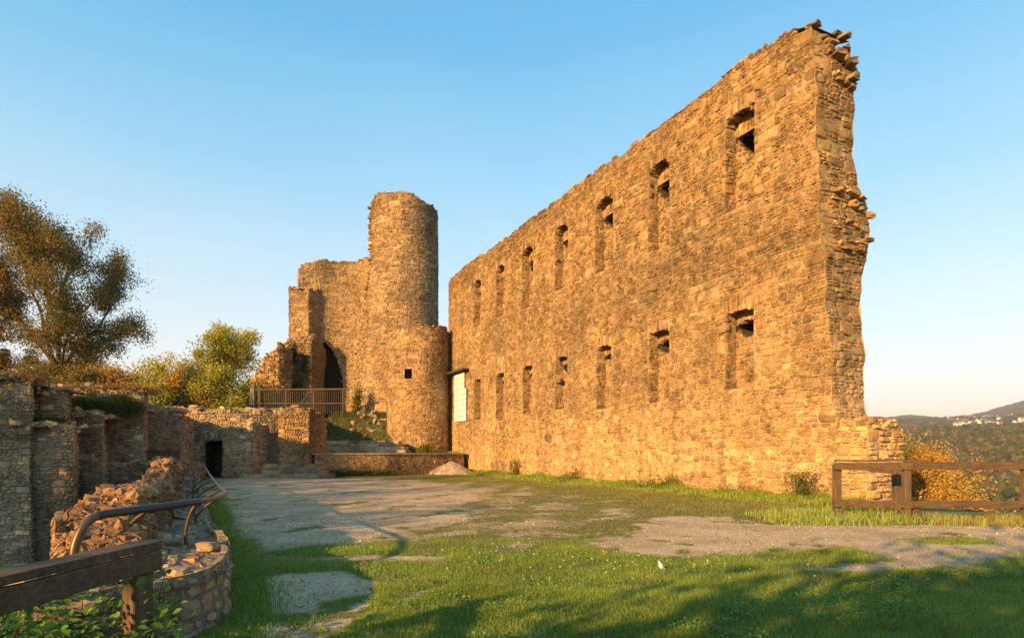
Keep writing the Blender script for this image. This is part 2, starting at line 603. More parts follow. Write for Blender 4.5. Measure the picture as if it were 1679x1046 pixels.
def wall_dist(x, y):                          # distance in front of the hall wall's face
    return -((x - P0[0]) * NB[0] + (y - P0[1]) * NB[1])

def height(x, y):
    x, y = np.broadcast_arrays(np.asarray(x, float), np.asarray(y, float))
    r = np.hypot(x, y)
    z = .03 * fbm(x, y, 3, 4, .5)
    z = z - .1 * sstep(9, 14, x) * (y < 40)
    # castle hill falls away outside
    out = np.minimum(-wall_dist(x, y) - 2.2, y - 15.3)
    out = np.maximum(out, np.maximum(y - 82, -75 - x))
    out = np.maximum(out, np.maximum(x - 30, -60 - y))
    fall = -.62 * np.clip(out, 0, 1e9)
    ang = np.arctan2(x, y)
    und = fbm(x / 420, y / 420, 5, 5, 1.0)
    far = np.interp(r, [0, 120, 420, 560, 760, 1080, 1400, 1900, 2600, 3300, 3900, 4600, 9000], [-30, -42, -40, -33, 0, 27, 10, 45, 110, 140, 160, 150, 60])
    far = far + und * np.interp(r, [100, 600, 1200, 4000], [2, 4, 10, 16])
    far = far + 118 * np.exp(-((ang - .735) / .075) ** 2) * sstep(3000, 4000, r) * (1 - .3 * sstep(4300, 6000, r)) + 26 * np.exp(-((ang - .575) / .03) ** 2) * sstep(3000, 3900, r)
    hill = np.maximum(fall + .25 * fbm(x, y, 8, 4, .3) * sstep(0, 6, out), far)
    z = np.where(out > 0, np.where(r < 500, np.maximum(fall, far), far), z)
    k = sstep(0, 3, out)
    # the ditch left of the parapet, the raised ground behind the left walls
    xc = np.interp(y, PR[1:, 1], (PR[1:, 0] + PL[1:, 0]) / 2, left=-4.2)
    dit = (x < xc) & (y > 4.6) & (y < 38.5) & (x > -40)
    z = np.where(dit, -3.0 + .25 * fbm(x, y, 6, 4, .8) , z)
    z = np.where((x < -3.3) & (y <= 4.6) & (x > -40), -.35 - .12 * np.clip(-3.3 - x, 0, 12), z)
    back = sstep(40.4, 40.9, y) * (x < -15.0) + 0 * x
    back = np.maximum(back, (x < -20.8) & (y > 31.2) & ((y < 36.6) | (y > 40.2)))
    back = np.maximum(back, (x < -21.5) & (y > 27.0))
    z = np.where(out <= 0, z * (1 - back) + (4.3 + .3 * fbm(x, y, 12, 3, .4)) * back, z)
    mound = (x >= -15.0) & (x < -4.2) & (y > 43.6) & (y > 41.6 + (x + 8.25) * .925) & (out <= 0)
    z = np.where(mound, 1.35 + 3.3 * sstep(45.2, 51, y) * sstep(-5.2, -8.6, x) + .15 * fbm(x, y, 9, 4, 1.2), z)
    return z

def ground_poly(px):
    """outline on the court's surface from photograph positions (the court is level, 1.6 m under the eye)"""
    return np.array([((a - 839.5) / (b - 740.0) * 1.6, 1600.0 / (b - 740.0)) for a, b in px])
BARE = [(ground_poly(p), d, e) for p, d, e in (
    ([(350, 782), (640, 784), (770, 800), (775, 826), (720, 858), (640, 884), (520, 900), (420, 912), (392, 880), (372, 840), (350, 806)], .97, .55),
    ([(396, 1060), (390, 985), (425, 948), (560, 938), (612, 958), (598, 1000), (545, 1040), (500, 1070)], 1.0, .17),
    ([(985, 890), (1030, 862), (1120, 848), (1300, 846), (1500, 852), (1679, 862), (1900, 866), (1900, 900), (1679, 908), (1570, 930), (1420, 940), (1300, 936), (1440, 912), (1380, 898), (1200, 906), (1080, 908)], 1.0, .35),
    ([(420, 914), (560, 912), (730, 913), (720, 921), (560, 921), (430, 921)], .85, .25),
    ([(650, 960), (715, 957), (700, 985), (660, 990)], .6, .3))]
THIN = ground_poly([(640, 786), (860, 790), (1010, 815), (1120, 848), (1030, 862), (985, 890), (900, 905), (720, 905), (640, 884), (760, 840)])

def poly_sd(P, x, y):
    """distance to the outline, positive inside"""
    d = np.full(x.shape, 1e9)
    ins = np.zeros(x.shape, bool)
    for (ax, ay), (bx, by) in zip(P, np.roll(P, -1, 0)):
        ex, ey = bx - ax, by - ay
        t = np.clip(((x - ax) * ex + (y - ay) * ey) / (ex * ex + ey * ey), 0, 1)
        d = np.minimum(d, np.hypot(x - ax - t * ex, y - ay - t * ey))
        c = ((ay > y) != (by > y)) & (x < ex * (y - ay) / (ey if abs(ey) > 1e-9 else 1e-9) + ax)
        ins ^= c
    return np.where(ins, d, -d)

def grass_mask(x, y):
    x, y = np.asarray(x, float), np.asarray(y, float)
    n = fbm(x, y, 21, 5, 1.1)
    m = fbm(x, y, 33, 5, 2.9)
    q = fbm(x, y, 35, 4, 8.5)
    k = np.clip(y / 8, .6, 3)
    g = .95 + .1 * n
    th = sstep(-.5, .6, (poly_sd(THIN, x, y) + .5 * n * k) / k)
    g = g * (1 - th) + th * (.56 + .26 * m + .14 * n)
    for P, dens, soft in BARE:
        b = sstep(-soft, soft, (poly_sd(P, x, y) + .42 * (n + .7 * m + .55 * q) * k * soft * 1.9) / np.sqrt(k))
        tuft = sstep(.32, .75, m + .35 * n + .2 * q) * .65
        g = g * (1 - b * dens) + b * dens * tuft
    wd = wall_dist(x, y)
    g = np.maximum(g, sstep(2.4, .7, wd + .6 * n) * (y > 14))
    g = np.maximum(g, .9 * sstep(12.9, 13.6, y + .3 * n) * (x > 5.5) * (y < 25))
    g = np.maximum(g, .85 * np.exp(-(((x - 7.9) / 1.1) ** 2 + ((y - 11.0) / .55) ** 2)) * (1 + .4 * m))
    xp = np.interp(y, PR[1:, 1], PR[1:, 0])
    g = np.maximum(g, sstep(.85, .35, x - xp + .15 * n) * (y < 22))
    g = np.maximum(g, .8 * sstep(36.3, 37.0, y + .4 * n) * (y < 44))
    g = np.maximum(g, 1.0 * (y > 44))
    g = np.maximum(g, .85 * np.exp(-(((x + 15.4) / 1.6) ** 2 + ((y - 27.5) / .7) ** 2)))
    return np.clip(g, 0, 1)

def axis(lo, hi, step, far, grow=1.18):
    a = list(np.arange(lo, hi + 1e-6, step))
    s, x = step, hi
    while x < far:
        s *= grow
        x += s
        a.append(x)
    s, x = step, lo
    b = []
    while x > -far:
        s *= grow
        x -= s
        b.append(x)
    return np.array(b[::-1] + a)

def build_ground():
    xs = axis(-26, 17, .13, 7000, 1.12)
    ys = axis(2.4, 50, .13, 7000, 1.12)
    ys = ys[ys > -900]
    X, Y = np.meshgrid(xs, ys, indexing='ij')
    Z = height(X, Y)
    g = np.where((np.abs(X) < 40) & (Y < 62) & (Y > 2), grass_mask(X, np.maximum(Y, .5)), 1.0)
    dit = (Z < -.9) & (Y < 40) & (X < 0)
    g = np.where(dit, .4, g)
    far = sstep(60, 300, np.hypot(X, Y))
    mb = MB()
    mb.add(np.stack([X, Y, Z], -1).reshape(-1, 3), [quadgrid(len(xs), len(ys))], np.stack([g, far, 0 * g], -1).reshape(-1, 3))
    m, n, l, b = nodes_mat('court_gravel_and_turf')
    v = objvec(n)
    sep = n.new('ShaderNodeSeparateColor')
    l.new(attr(n, 'Col').outputs['Color'], sep.inputs[0])
    gravel = ramp(n, l, noise(n, l, 38, 6, .75, v), [(.33, (.25, .18, .105)), (.5, (.53, .395, .235)), (.66, (.75, .59, .385))])
    gravel = mix(n, l, gravel, ramp(n, l, noise(n, l, .9, 6, .6, v), [(.35, (.72, .7, .66)), (.65, (1.12, 1.1, 1.08))]), 1.0, 'MULTIPLY')
    turf = ramp(n, l, noise(n, l, 9, 7, .7, v), [(.3, (.08, .09, .02)), (.55, (.17, .16, .045)), (.75, (.27, .22, .08))])
    add = n.new('ShaderNodeMath'); add.operation = 'ADD'
    mul = n.new('ShaderNodeMath'); mul.operation = 'MULTIPLY_ADD'
    l.new(noise(n, l, 5.5, 7, .72, v), mul.inputs[0]); mul.inputs[1].default_value = 1.3; mul.inputs[2].default_value = -.65
    l.new(sep.outputs[0], add.inputs[0]); l.new(mul.outputs[0], add.inputs[1])
    fac = ramp(n, l, add.outputs[0], [(.32, (0, 0, 0)), (.62, (1, 1, 1))])
    c = mix(n, l, gravel, turf, fac)
    wood = ramp(n, l, noise(n, l, .03, 8, .75, v), [(.3, (.035, .045, .02)), (.55, (.07, .07, .03)), (.75, (.11, .085, .04))])
    c = mix(n, l, c, wood, sep.outputs[1])
    l.new(c, b.inputs['Base Color'])
    b.inputs['Roughness'].default_value = .95
    b.inputs['Specular IOR Level'].default_value = .1
    bump(n, l, noise(n, l, 45, 5, .8, v), .7, .02, b)
    o = mb.build('ground', m, smooth=True)
    tag(o, kind='structure')
build_ground()

#@@HALL
# ------------------------------------------------------------------ the tall hall wall with two rows of windows
def lean_t(v):
    return np.interp(v, [0, 2.6, 6.5, 9, 14, 16], [0, 0, .3, .52, .74, .95]) + .05 * np.sin(2.3 * np.asarray(v)) + .035 * np.sin(6.1 * np.asarray(v) + 1)
def width_end(v):
    return np.interp(v, [0, 2.6, 4.5, 6.2, 7.4, 8.4, 9.6, 10.4, 13.4, 14.2, 16], [1.55, 1.45, 1.55, 1.65, 1.75, 2.15, 2.2, 1.8, 1.85, 2.0, 1.75])
def hall_front(u, v, h):
    t = u + lean_t(v) * np.clip(1 - u / 2.5, 0, 1)
    return P0 + np.outer(t, D) + np.outer(v, (0, 0, 1)) - np.outer(h, NB)
def hall_top(u):
    return HALL_H + .09 * wob(u * 1.3, u * .7, 4) + .035 * np.sin(u * 5.1) - .3 * sstep(1.8, .3, u) - .35 * sstep(33.2, 34.2, u)
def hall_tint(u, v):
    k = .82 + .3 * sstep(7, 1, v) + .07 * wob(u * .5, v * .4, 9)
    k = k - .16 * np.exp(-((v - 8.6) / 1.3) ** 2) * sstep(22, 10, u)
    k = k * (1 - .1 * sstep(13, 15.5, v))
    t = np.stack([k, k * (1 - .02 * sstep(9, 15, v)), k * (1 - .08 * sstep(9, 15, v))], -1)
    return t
T_WIN = [3.78, 8.25, 12.35, 16.4, 20.4, 24.3, 28.2]
_wr = random.Random(3)
WINS = [(t, 1.4 + _wr.uniform(-.08, .08), 10.45 + _wr.uniform(-.15, .2), 13.66 + _wr.uniform(-.04, .04), .32, 13.26 + _wr.uniform(-.05, .05), 12.15 + _wr.uniform(-.2, .2), .5) for t in T_WIN] + \
       [(t, 1.22 + _wr.uniform(-.07, .07), 3.75 + _wr.uniform(-.2, .2), 6.64 + _wr.uniform(-.04, .04), .13, 6.38 + _wr.uniform(-.03, .03), 5.72 + _wr.uniform(-.12, .12), .5) for t in T_WIN]
ARCH_H = .55
def in_win(u, v, pad=0.0, top=0.0):
    r = np.zeros(np.shape(u), bool)
    for (t, w, b, s, rise, ot, ob, dp) in WINS:
        r |= (np.abs(u - t) < w / 2 + pad) & (v > b - pad) & (v < s + rise + top)
    return r
hall = empty('hall_wall', tuple(P0), 'tall sunlit rubble stone wall with two rows of arched window recesses and a jagged broken end', 'ruined wall')

def build_hall():
    mb = MB()
    us = set(np.arange(0, HALL_L, .34)) | {HALL_L}
    vs = set(np.arange(-.6, HALL_H + .4, .34))
    for (t, w, b, s, rise, ot, ob, dp) in WINS:
        us |= {t - w / 2, t + w / 2}
        vs |= {b, s + rise}
    def clean(s):
        a = sorted(s)
        keepv = [a[0]]
        exact = {round(x, 6) for (t, w, b, sp, rise, *_r) in WINS for x in (t - w / 2, t + w / 2, b, sp + rise)}
        for x in a[1:]:
            if x - keepv[-1] > .1 or round(x, 6) in exact:
                if round(x, 6) in exact and x - keepv[-1] < .1 and round(keepv[-1], 6) not in exact and len(keepv) > 1:
                    keepv[-1] = x
                else:
                    keepv.append(x)
        return np.array(keepv)
    us, vs = clean(us), clean(vs)
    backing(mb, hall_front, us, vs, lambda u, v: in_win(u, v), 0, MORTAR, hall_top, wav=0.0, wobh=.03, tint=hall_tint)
    def keep(u, v):
        return (v < hall_top(u) + .02) & ~in_win(u, v, .035, ARCH_H * .8)
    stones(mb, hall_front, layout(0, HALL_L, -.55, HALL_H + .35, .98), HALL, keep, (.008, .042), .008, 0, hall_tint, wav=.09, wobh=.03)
    # far side, plain mortar
    def hall_back(u, v, h):
        w = np.where(u < 2, width_end(v), 1.8)
        t = u + lean_t(v) * np.clip(1 - u / 2.5, 0, 1)
        return P0 + np.outer(t, D) + np.outer(v, (0, 0, 1)) + np.outer(w + h, NB)
    masonry(mb, hall_back, 0, HALL_L, -25, HALL_H, 3.0, HALL, hall_top, seed=2, step=.6)
    # near end face, broken and toothed
    def hall_end(u, v, h):
        h = h + sstep(.05, .5, u) * .2 * np.exp(-((v - 8.95) / .95) ** 2) + sstep(.05, .5, u) * .16 * np.exp(-((v - 14.3) / .6) ** 2)
        t = lean_t(v) - h
        w = u / 1.7 * width_end(v)
        return P0 + np.outer(t, D) + np.outer(v, (0, 0, 1)) + np.outer(w, NB)
    masonry(mb, hall_end, 0, 1.7, -2, 15.2, 1.1, HALL, lambda u: 15.15 - .45 * u + 0 * u, seed=3, step=.25, tint=lambda u, v: hall_tint(u, v) * 1.0, proud=(.0, .05), wobh=.05)
    # far end face
    masonry(mb, lambda u, v, h: P0 + np.outer(HALL_L + h, D) + np.outer(v, (0, 0, 1)) + np.outer(1.8 - u, NB), 0, 1.8, -.3, 15.3, 1.4, HALL, seed=5)
    # top: solid bed plus loose coping blocks
    u = np.linspace(.8, HALL_L, 120)
    top = np.concatenate([P0 + np.outer(u, D) + np.outer(hall_top(u) - .1, (0, 0, 1)) + np.outer(np.full(len(u), w), NB) for w in (-.02, .9, 1.82)])
    q = np.concatenate([np.stack([np.arange(119) + k * 120, np.arange(119) + 1 + k * 120, np.arange(119) + 1 + (k + 1) * 120, np.arange(119) + (k + 1) * 120], -1) for k in (0, 1)])
    mb.add(top, [q], MORTAR)
    n = 260
    u = rng.uniform(.7, HALL_L - .1, n)
    w = rng.uniform(.08, 1.7, n)
    c = P0 + np.outer(u, D) + np.outer(w, NB) + np.outer(hall_top(u) - .1 + rng.normal(0, .015, n), (0, 0, 1))
    chunks(mb, c, np.stack([rng.uniform(.25, .7, n), rng.uniform(.25, .5, n), rng.uniform(.08, .15, n)], -1), pick(HALL, n, .6, 1.0), .1, .08, math.atan2(D[1], D[0]), .05, 2)
    # toothing stones that stick out of the broken end
    def teeth(n, v0, v1, w0, w1, out, s, zs=1.0):
        v = rng.uniform(v0, v1, n)
        wf = rng.uniform(w0, w1, n)
        o = rng.uniform(out[0], out[1], n)
        c = P0 + np.outer(lean_t(v) - o, D) + np.outer(wf * width_end(v), NB) + np.outer(v, (0, 0, 1))
        chunks(mb, c, np.stack([rng.uniform(.28, .56, n), rng.uniform(.2, .48, n), rng.uniform(.08, .17, n) * zs], -1) * s, pick(HALL, n, .75, 1.25), .06, .09, math.atan2(D[1], D[0]), .1)
    teeth(70, 7.9, 10.0, .2, .95, (-.22, .2), .8, 1.25)
    teeth(18, 8.3, 9.7, .8, 1.0, (-.2, .15), .85, 1.3)
    teeth(30, 13.5, 14.9, .3, .85, (-.25, .12), .8, 1.4)
    teeth(12, 13.5, 14.5, .75, .95, (-.2, .1), .9, 1.5)
    teeth(16, 2.8, 13.4, .85, .95, (-.35, -.08), .8, 1.2)
    # big leaning slabs at the very top
    for (t, w, z, sx, sy, sz) in ((1.0, .4, 15.0, .8, .45, .14), (.85, .8, 14.85, .7, .45, .15), (.7, 1.15, 14.6, .65, .4, .2), (.62, 1.4, 14.25, .6, .4, .22), (.66, 1.5, 13.85, .6, .4, .24), (.64, .9, 14.4, .6, .4, .2), (1.4, 1.0, 14.85, .6, .45, .14)):
        chunks(mb, [P0 + D * t + NB * w + np.array((0, 0, z))], [(sx, sy, sz)], pick(HALL, 1, .9, 1.2), .04, .07, math.atan2(D[1], D[0]) + random.uniform(-.3, .3), .1)
    mb.build('masonry', M_STONE, hall, tuple(P0))
    # stepped stub at the foot of the near end
    sb = MB()
    stub_top = lambda u: 2.62 - .28 * sstep(.55, .1, u) + .07 * np.sin(7 * u)
    def stub_front(u, v, h):
        return P0 + np.outer(-1.0 + u, D) + np.outer(v, (0, 0, 1)) - np.outer(h - .03, NB)
    def stub_end(u, v, h):
        return P0 + np.outer(-1.0 - h, D) + np.outer(v, (0, 0, 1)) + np.outer(u + .03, NB)
    masonry(sb, stub_front, 0, 1.0, -.6, 2.7, 1.05, HALL, stub_top, seed=11, step=.2, tint=lambda u, v: hall_tint(u, v) * 1.05)
    masonry(sb, stub_end, 0, 1.72, -2.0, 2.6, 1.15, HALL, lambda u: 2.55 - .12 * np.sin(5 * u) - .3 * sstep(1.35, 1.7, u), seed=12, step=.2, tint=lambda u, v: hall_tint(u, v) * 1.12, proud=(.01, .1))
    masonry(sb, lambda u, v, h: P0 + np.outer(u - 1.0, D) + np.outer(v, (0, 0, 1)) + np.outer(1.72 + h, NB), 0, 1.2, -2, 2.3, 1.2, HALL, seed=13)
    masonry(sb, lambda u, v, h: P0 + np.outer(-1.0 + u, D) + np.outer(2.42 + h, (0, 0, 1)) + np.outer(v, NB), 0.02, 1.1, 0.02, 1.7, 1.2, HALL, seed=14, proud=(.05, .2))
    n = 30
    chunks(sb, P0 + np.outer(rng.uniform(-.85, .1, n), D) + np.outer(rng.uniform(.15, 1.6, n), NB) + np.outer(rng.uniform(2.4, 2.6, n), (0, 0, 1)),
           np.stack([rng.uniform(.25, .5, n), rng.uniform(.25, .5, n), rng.uniform(.1, .2, n)], -1), pick(HALL, n, .9, 1.3), .2, .09, math.atan2(D[1], D[0]), .1)
    o = sb.build('broken_stub', M_STONE, hall, tuple(P0))
    # windows
    for (t, w, b, s, rise, ot, ob, dp) in WINS:
        org = P0 + D * t + np.array((0, 0, b))
        wb = MB()
        t0, t1 = t - w / 2, t + w / 2
        H = s + rise - b
        up = s > 9
        # far jamb (faces the near end), near jamb, sill
        masonry(wb, lambda u, v, h: P0 + np.outer(t1 - h, D) + np.outer(u, NB) + np.outer(v, (0, 0, 1)), -.05, dp, b, s + .1, .8, HALL, seed=t, step=.25, tint=lambda u, v: np.full((len(np.atleast_1d(u)), 3), .88), proud=(.0, .03), wobh=0)  # far jamb stones darkened in colour so the recess looks shaded
        masonry(wb, lambda u, v, h: P0 + np.outer(t0 + h, D) + np.outer(dp - u, NB) + np.outer(v, (0, 0, 1)), 0, dp, b, s + .1, .8, HALL, seed=t + 1, step=.25, proud=(.0, .03), wobh=0)
        masonry(wb, lambda u, v, h: P0 + np.outer(t0 + u, D) + np.outer(v, NB) + np.outer(b + h, (0, 0, 1)), 0, w, 0, dp, .8, HALL, seed=t + 2, proud=(.0, .03), wobh=0)
        # the walled-up part at the back, its top sloping down towards the near side
        drop = (1.08 if up else .5)
        slope = lambda u: ob + drop * (u / w) ** 1.3 + .05 * np.sin(9 * u + t) - .02
        f_in = lambda u, v, h: P0 + np.outer(t0 + u, D) + np.outer(dp - h, NB) + np.outer(v, (0, 0, 1))
        masonry(wb, f_in, 0, w, b, ob + drop + .12, .72, HALL, slope, seed=t + 3, step=.14, proud=(.0, .05), wobh=.02, tint=lambda u, v: np.full((len(np.atleast_1d(u)), 3), .86))  # infill stones darkened as well, painting shade into the niche
        # masonry above the inner opening
        zt = s + rise + .25
        v = [f_in(np.array([0, w]), np.array([z, z]), np.array([0.0, 0.0])) for z in (ot + .12, zt)]
        wb.add(np.concatenate(v), [np.array([(0, 1, 3, 2)])], HALL[2])
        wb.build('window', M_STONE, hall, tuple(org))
        win = [o for o in hall.children if o.name.split('.')[0] == 'window'][-1]
        # arches of thin stones on edge
        for (nm, zb, rs, dep, a0, a1, hh) in (('outer_arch', s, rise, 0.0, t0 - .14, t1 + .14, ARCH_H), ('inner_arch', ot - .06, rise * .85 + .02, dp - .03, t0 - .05, t1 + .05, (.44 if up else .32))):
            ab = MB()
            a = a0
            while a < a1:
                ww = random.uniform(.07, .13)
                k = (a + ww / 2 - t) / (w / 2)
                z = zb + rs * (1 - min(1, k * k)) - (.06 if abs(k) > 1 else 0)
                d0, d1 = (-.05, .54) if nm == 'outer_arch' else (dep - .03, dep + .4)
                d0 += random.uniform(-.02, .03)
                hx = hh * random.uniform(.85, 1.12)
                p = P0 + D * (a + ww / 2 + k * .03) + NB * ((d0 + d1) / 2) + np.array((0, 0, z + hx / 2))
                chunks(ab, [p], [(ww * 1.02, d1 - d0, hx)], pick(HALL, 1, .95, 1.35) * hall_tint(np.array([a]), np.array([z])), .1, .05, math.atan2(D[1], D[0]) , .02)
                a += ww
            ao = ab.build(nm, M_STONE, None, tuple(org))
            ao.parent = win
            ao.location = (0, 0, 0)
        # the dark opening behind
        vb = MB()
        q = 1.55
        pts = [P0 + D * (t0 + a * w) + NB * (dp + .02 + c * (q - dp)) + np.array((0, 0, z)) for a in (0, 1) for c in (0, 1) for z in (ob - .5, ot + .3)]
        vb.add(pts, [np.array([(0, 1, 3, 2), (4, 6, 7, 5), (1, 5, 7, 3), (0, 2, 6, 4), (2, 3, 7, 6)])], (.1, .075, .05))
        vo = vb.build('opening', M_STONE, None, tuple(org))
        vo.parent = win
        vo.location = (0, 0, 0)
build_hall()

def build_board():
    o = empty('boarded_panel', tuple(P0 + D * 31.4 - NB * .1 + np.array((0, 0, 3.9))), 'pale boarded panel high on the far end of the hall wall under a dark hood', 'panel')
    mb = MB()
    z = 3.9
    ya = math.atan2(D[1], D[0])
    for k in range(9):
        h = .41
        t0, t1 = 30.1 + (0.35 if k > 5 else 0) , 32.6
        c = P0 + D * ((t0 + t1) / 2) - NB * .12 + np.array((0, 0, z + h / 2))
        L = t1 - t0
        box(mb, c - np.array((L / 2, .025 + .004 * (k % 2), h / 2 - .008)), c + np.array((L / 2, .025 + .004 * (k % 2), h / 2 - .008)), (.6, .6, .6), ya, c, .006)
        z += h
    mb.build('boards', M_WHITE, o)
    hb = MB()
    c = P0 + D * 31.5 - NB * .28 + np.array((0, 0, 7.75))
    box(hb, c - np.array((1.85, .32, .06)), c + np.array((1.85, .32, .06)), (.1, .08, .06), ya, c, .015)
    hb.build('hood', M_DARKWOOD, o)
build_board()

#@@KEEP
# ------------------------------------------------------------------ round stair turret beside the hall wall
def ring_f(cx, cy, r, shift=None):
    def f(u, v, h):
        a = u / r
        rr, xx = r + h, np.zeros_like(v)
        if shift is not None:
            s = shift(v)
            rr, xx = rr + s, -s
        return np.stack([cx + xx + rr * np.sin(a), cy - rr * np.cos(a), v], -1)
    return f
def disc(mb, f, u0, u1, n, top, color, inner):
    u = np.linspace(u0, u1, n)
    a = f(u, top(u) - .12, 0 * u)
    c = np.array([inner])
    mb.add(np.concatenate([a, c]), [np.stack([np.arange(n - 1), np.arange(1, n), np.full(n - 1, n)], -1)], color)

def build_turret():
    cx, cy, r = -7.55, 49.2, 2.46
    o = empty('round_turret', (cx, cy, 1.2), 'low round stone turret with one small square window between keep and hall wall', 'turret')
    mb = MB()
    f = ring_f(cx, cy, r)
    top = lambda u: 10.9 + .45 * np.sin(u / r * 1.1 + .6) + .16 * np.sin(u * 3.1) + .1 * np.sin(u * 7)
    uw, vw = -.42, 7.55
    hole = lambda u, v, p=0: (np.abs(u - uw) < .3 + p) & (np.abs(v - vw) < .38 + p)
    A = math.pi * r
    us = np.unique(np.round(np.concatenate([np.linspace(-A, A, 52), [uw - .3, uw + .3]]), 4))
    us = us[(np.abs(np.abs(us - uw) - .3) < .002) | (np.abs(us - uw) > .42) | (np.abs(us - uw) < .2)]
    vs = np.unique(np.round(np.concatenate([np.linspace(.6, 12, 40), [vw - .38, vw + .38]]), 4))
    vs = vs[(np.abs(np.abs(vs - vw) - .38) < .002) | (np.abs(vs - vw) > .5) | (np.abs(vs - vw) < .25)]
    backing(mb, f, us, vs, hole, 21, MORTAR, top, 0, .02)
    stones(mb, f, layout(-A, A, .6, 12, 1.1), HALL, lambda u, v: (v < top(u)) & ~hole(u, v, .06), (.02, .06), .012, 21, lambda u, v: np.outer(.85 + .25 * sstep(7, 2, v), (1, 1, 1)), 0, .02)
    disc(mb, f, -A, A, 40, top, MORTAR, (cx, cy, 10.1))
    n = 60
    u = rng.uniform(-A, A, n)
    chunks(mb, f(u, top(u) - .05, rng.uniform(-.5, -.1, n)), np.stack([rng.uniform(.3, .6, n), rng.uniform(.3, .5, n), rng.uniform(.12, .25, n)], -1), pick(HALL, n, .7, 1.1), .25, .1, None, .1)
    mb.build('masonry', M_STONE, o)
    wb = MB()
    pts = []
    for h in (.02, -.7):
        pts.append(f(np.array([uw - .31, uw + .31, uw + .31, uw - .31]), np.array([vw - .39, vw - .39, vw + .39, vw + .39]), np.full(4, h)))
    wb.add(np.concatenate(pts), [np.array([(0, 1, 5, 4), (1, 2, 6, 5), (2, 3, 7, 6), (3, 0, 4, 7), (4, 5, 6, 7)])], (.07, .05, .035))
    wb.build('window', M_STONE, o)
build_turret()

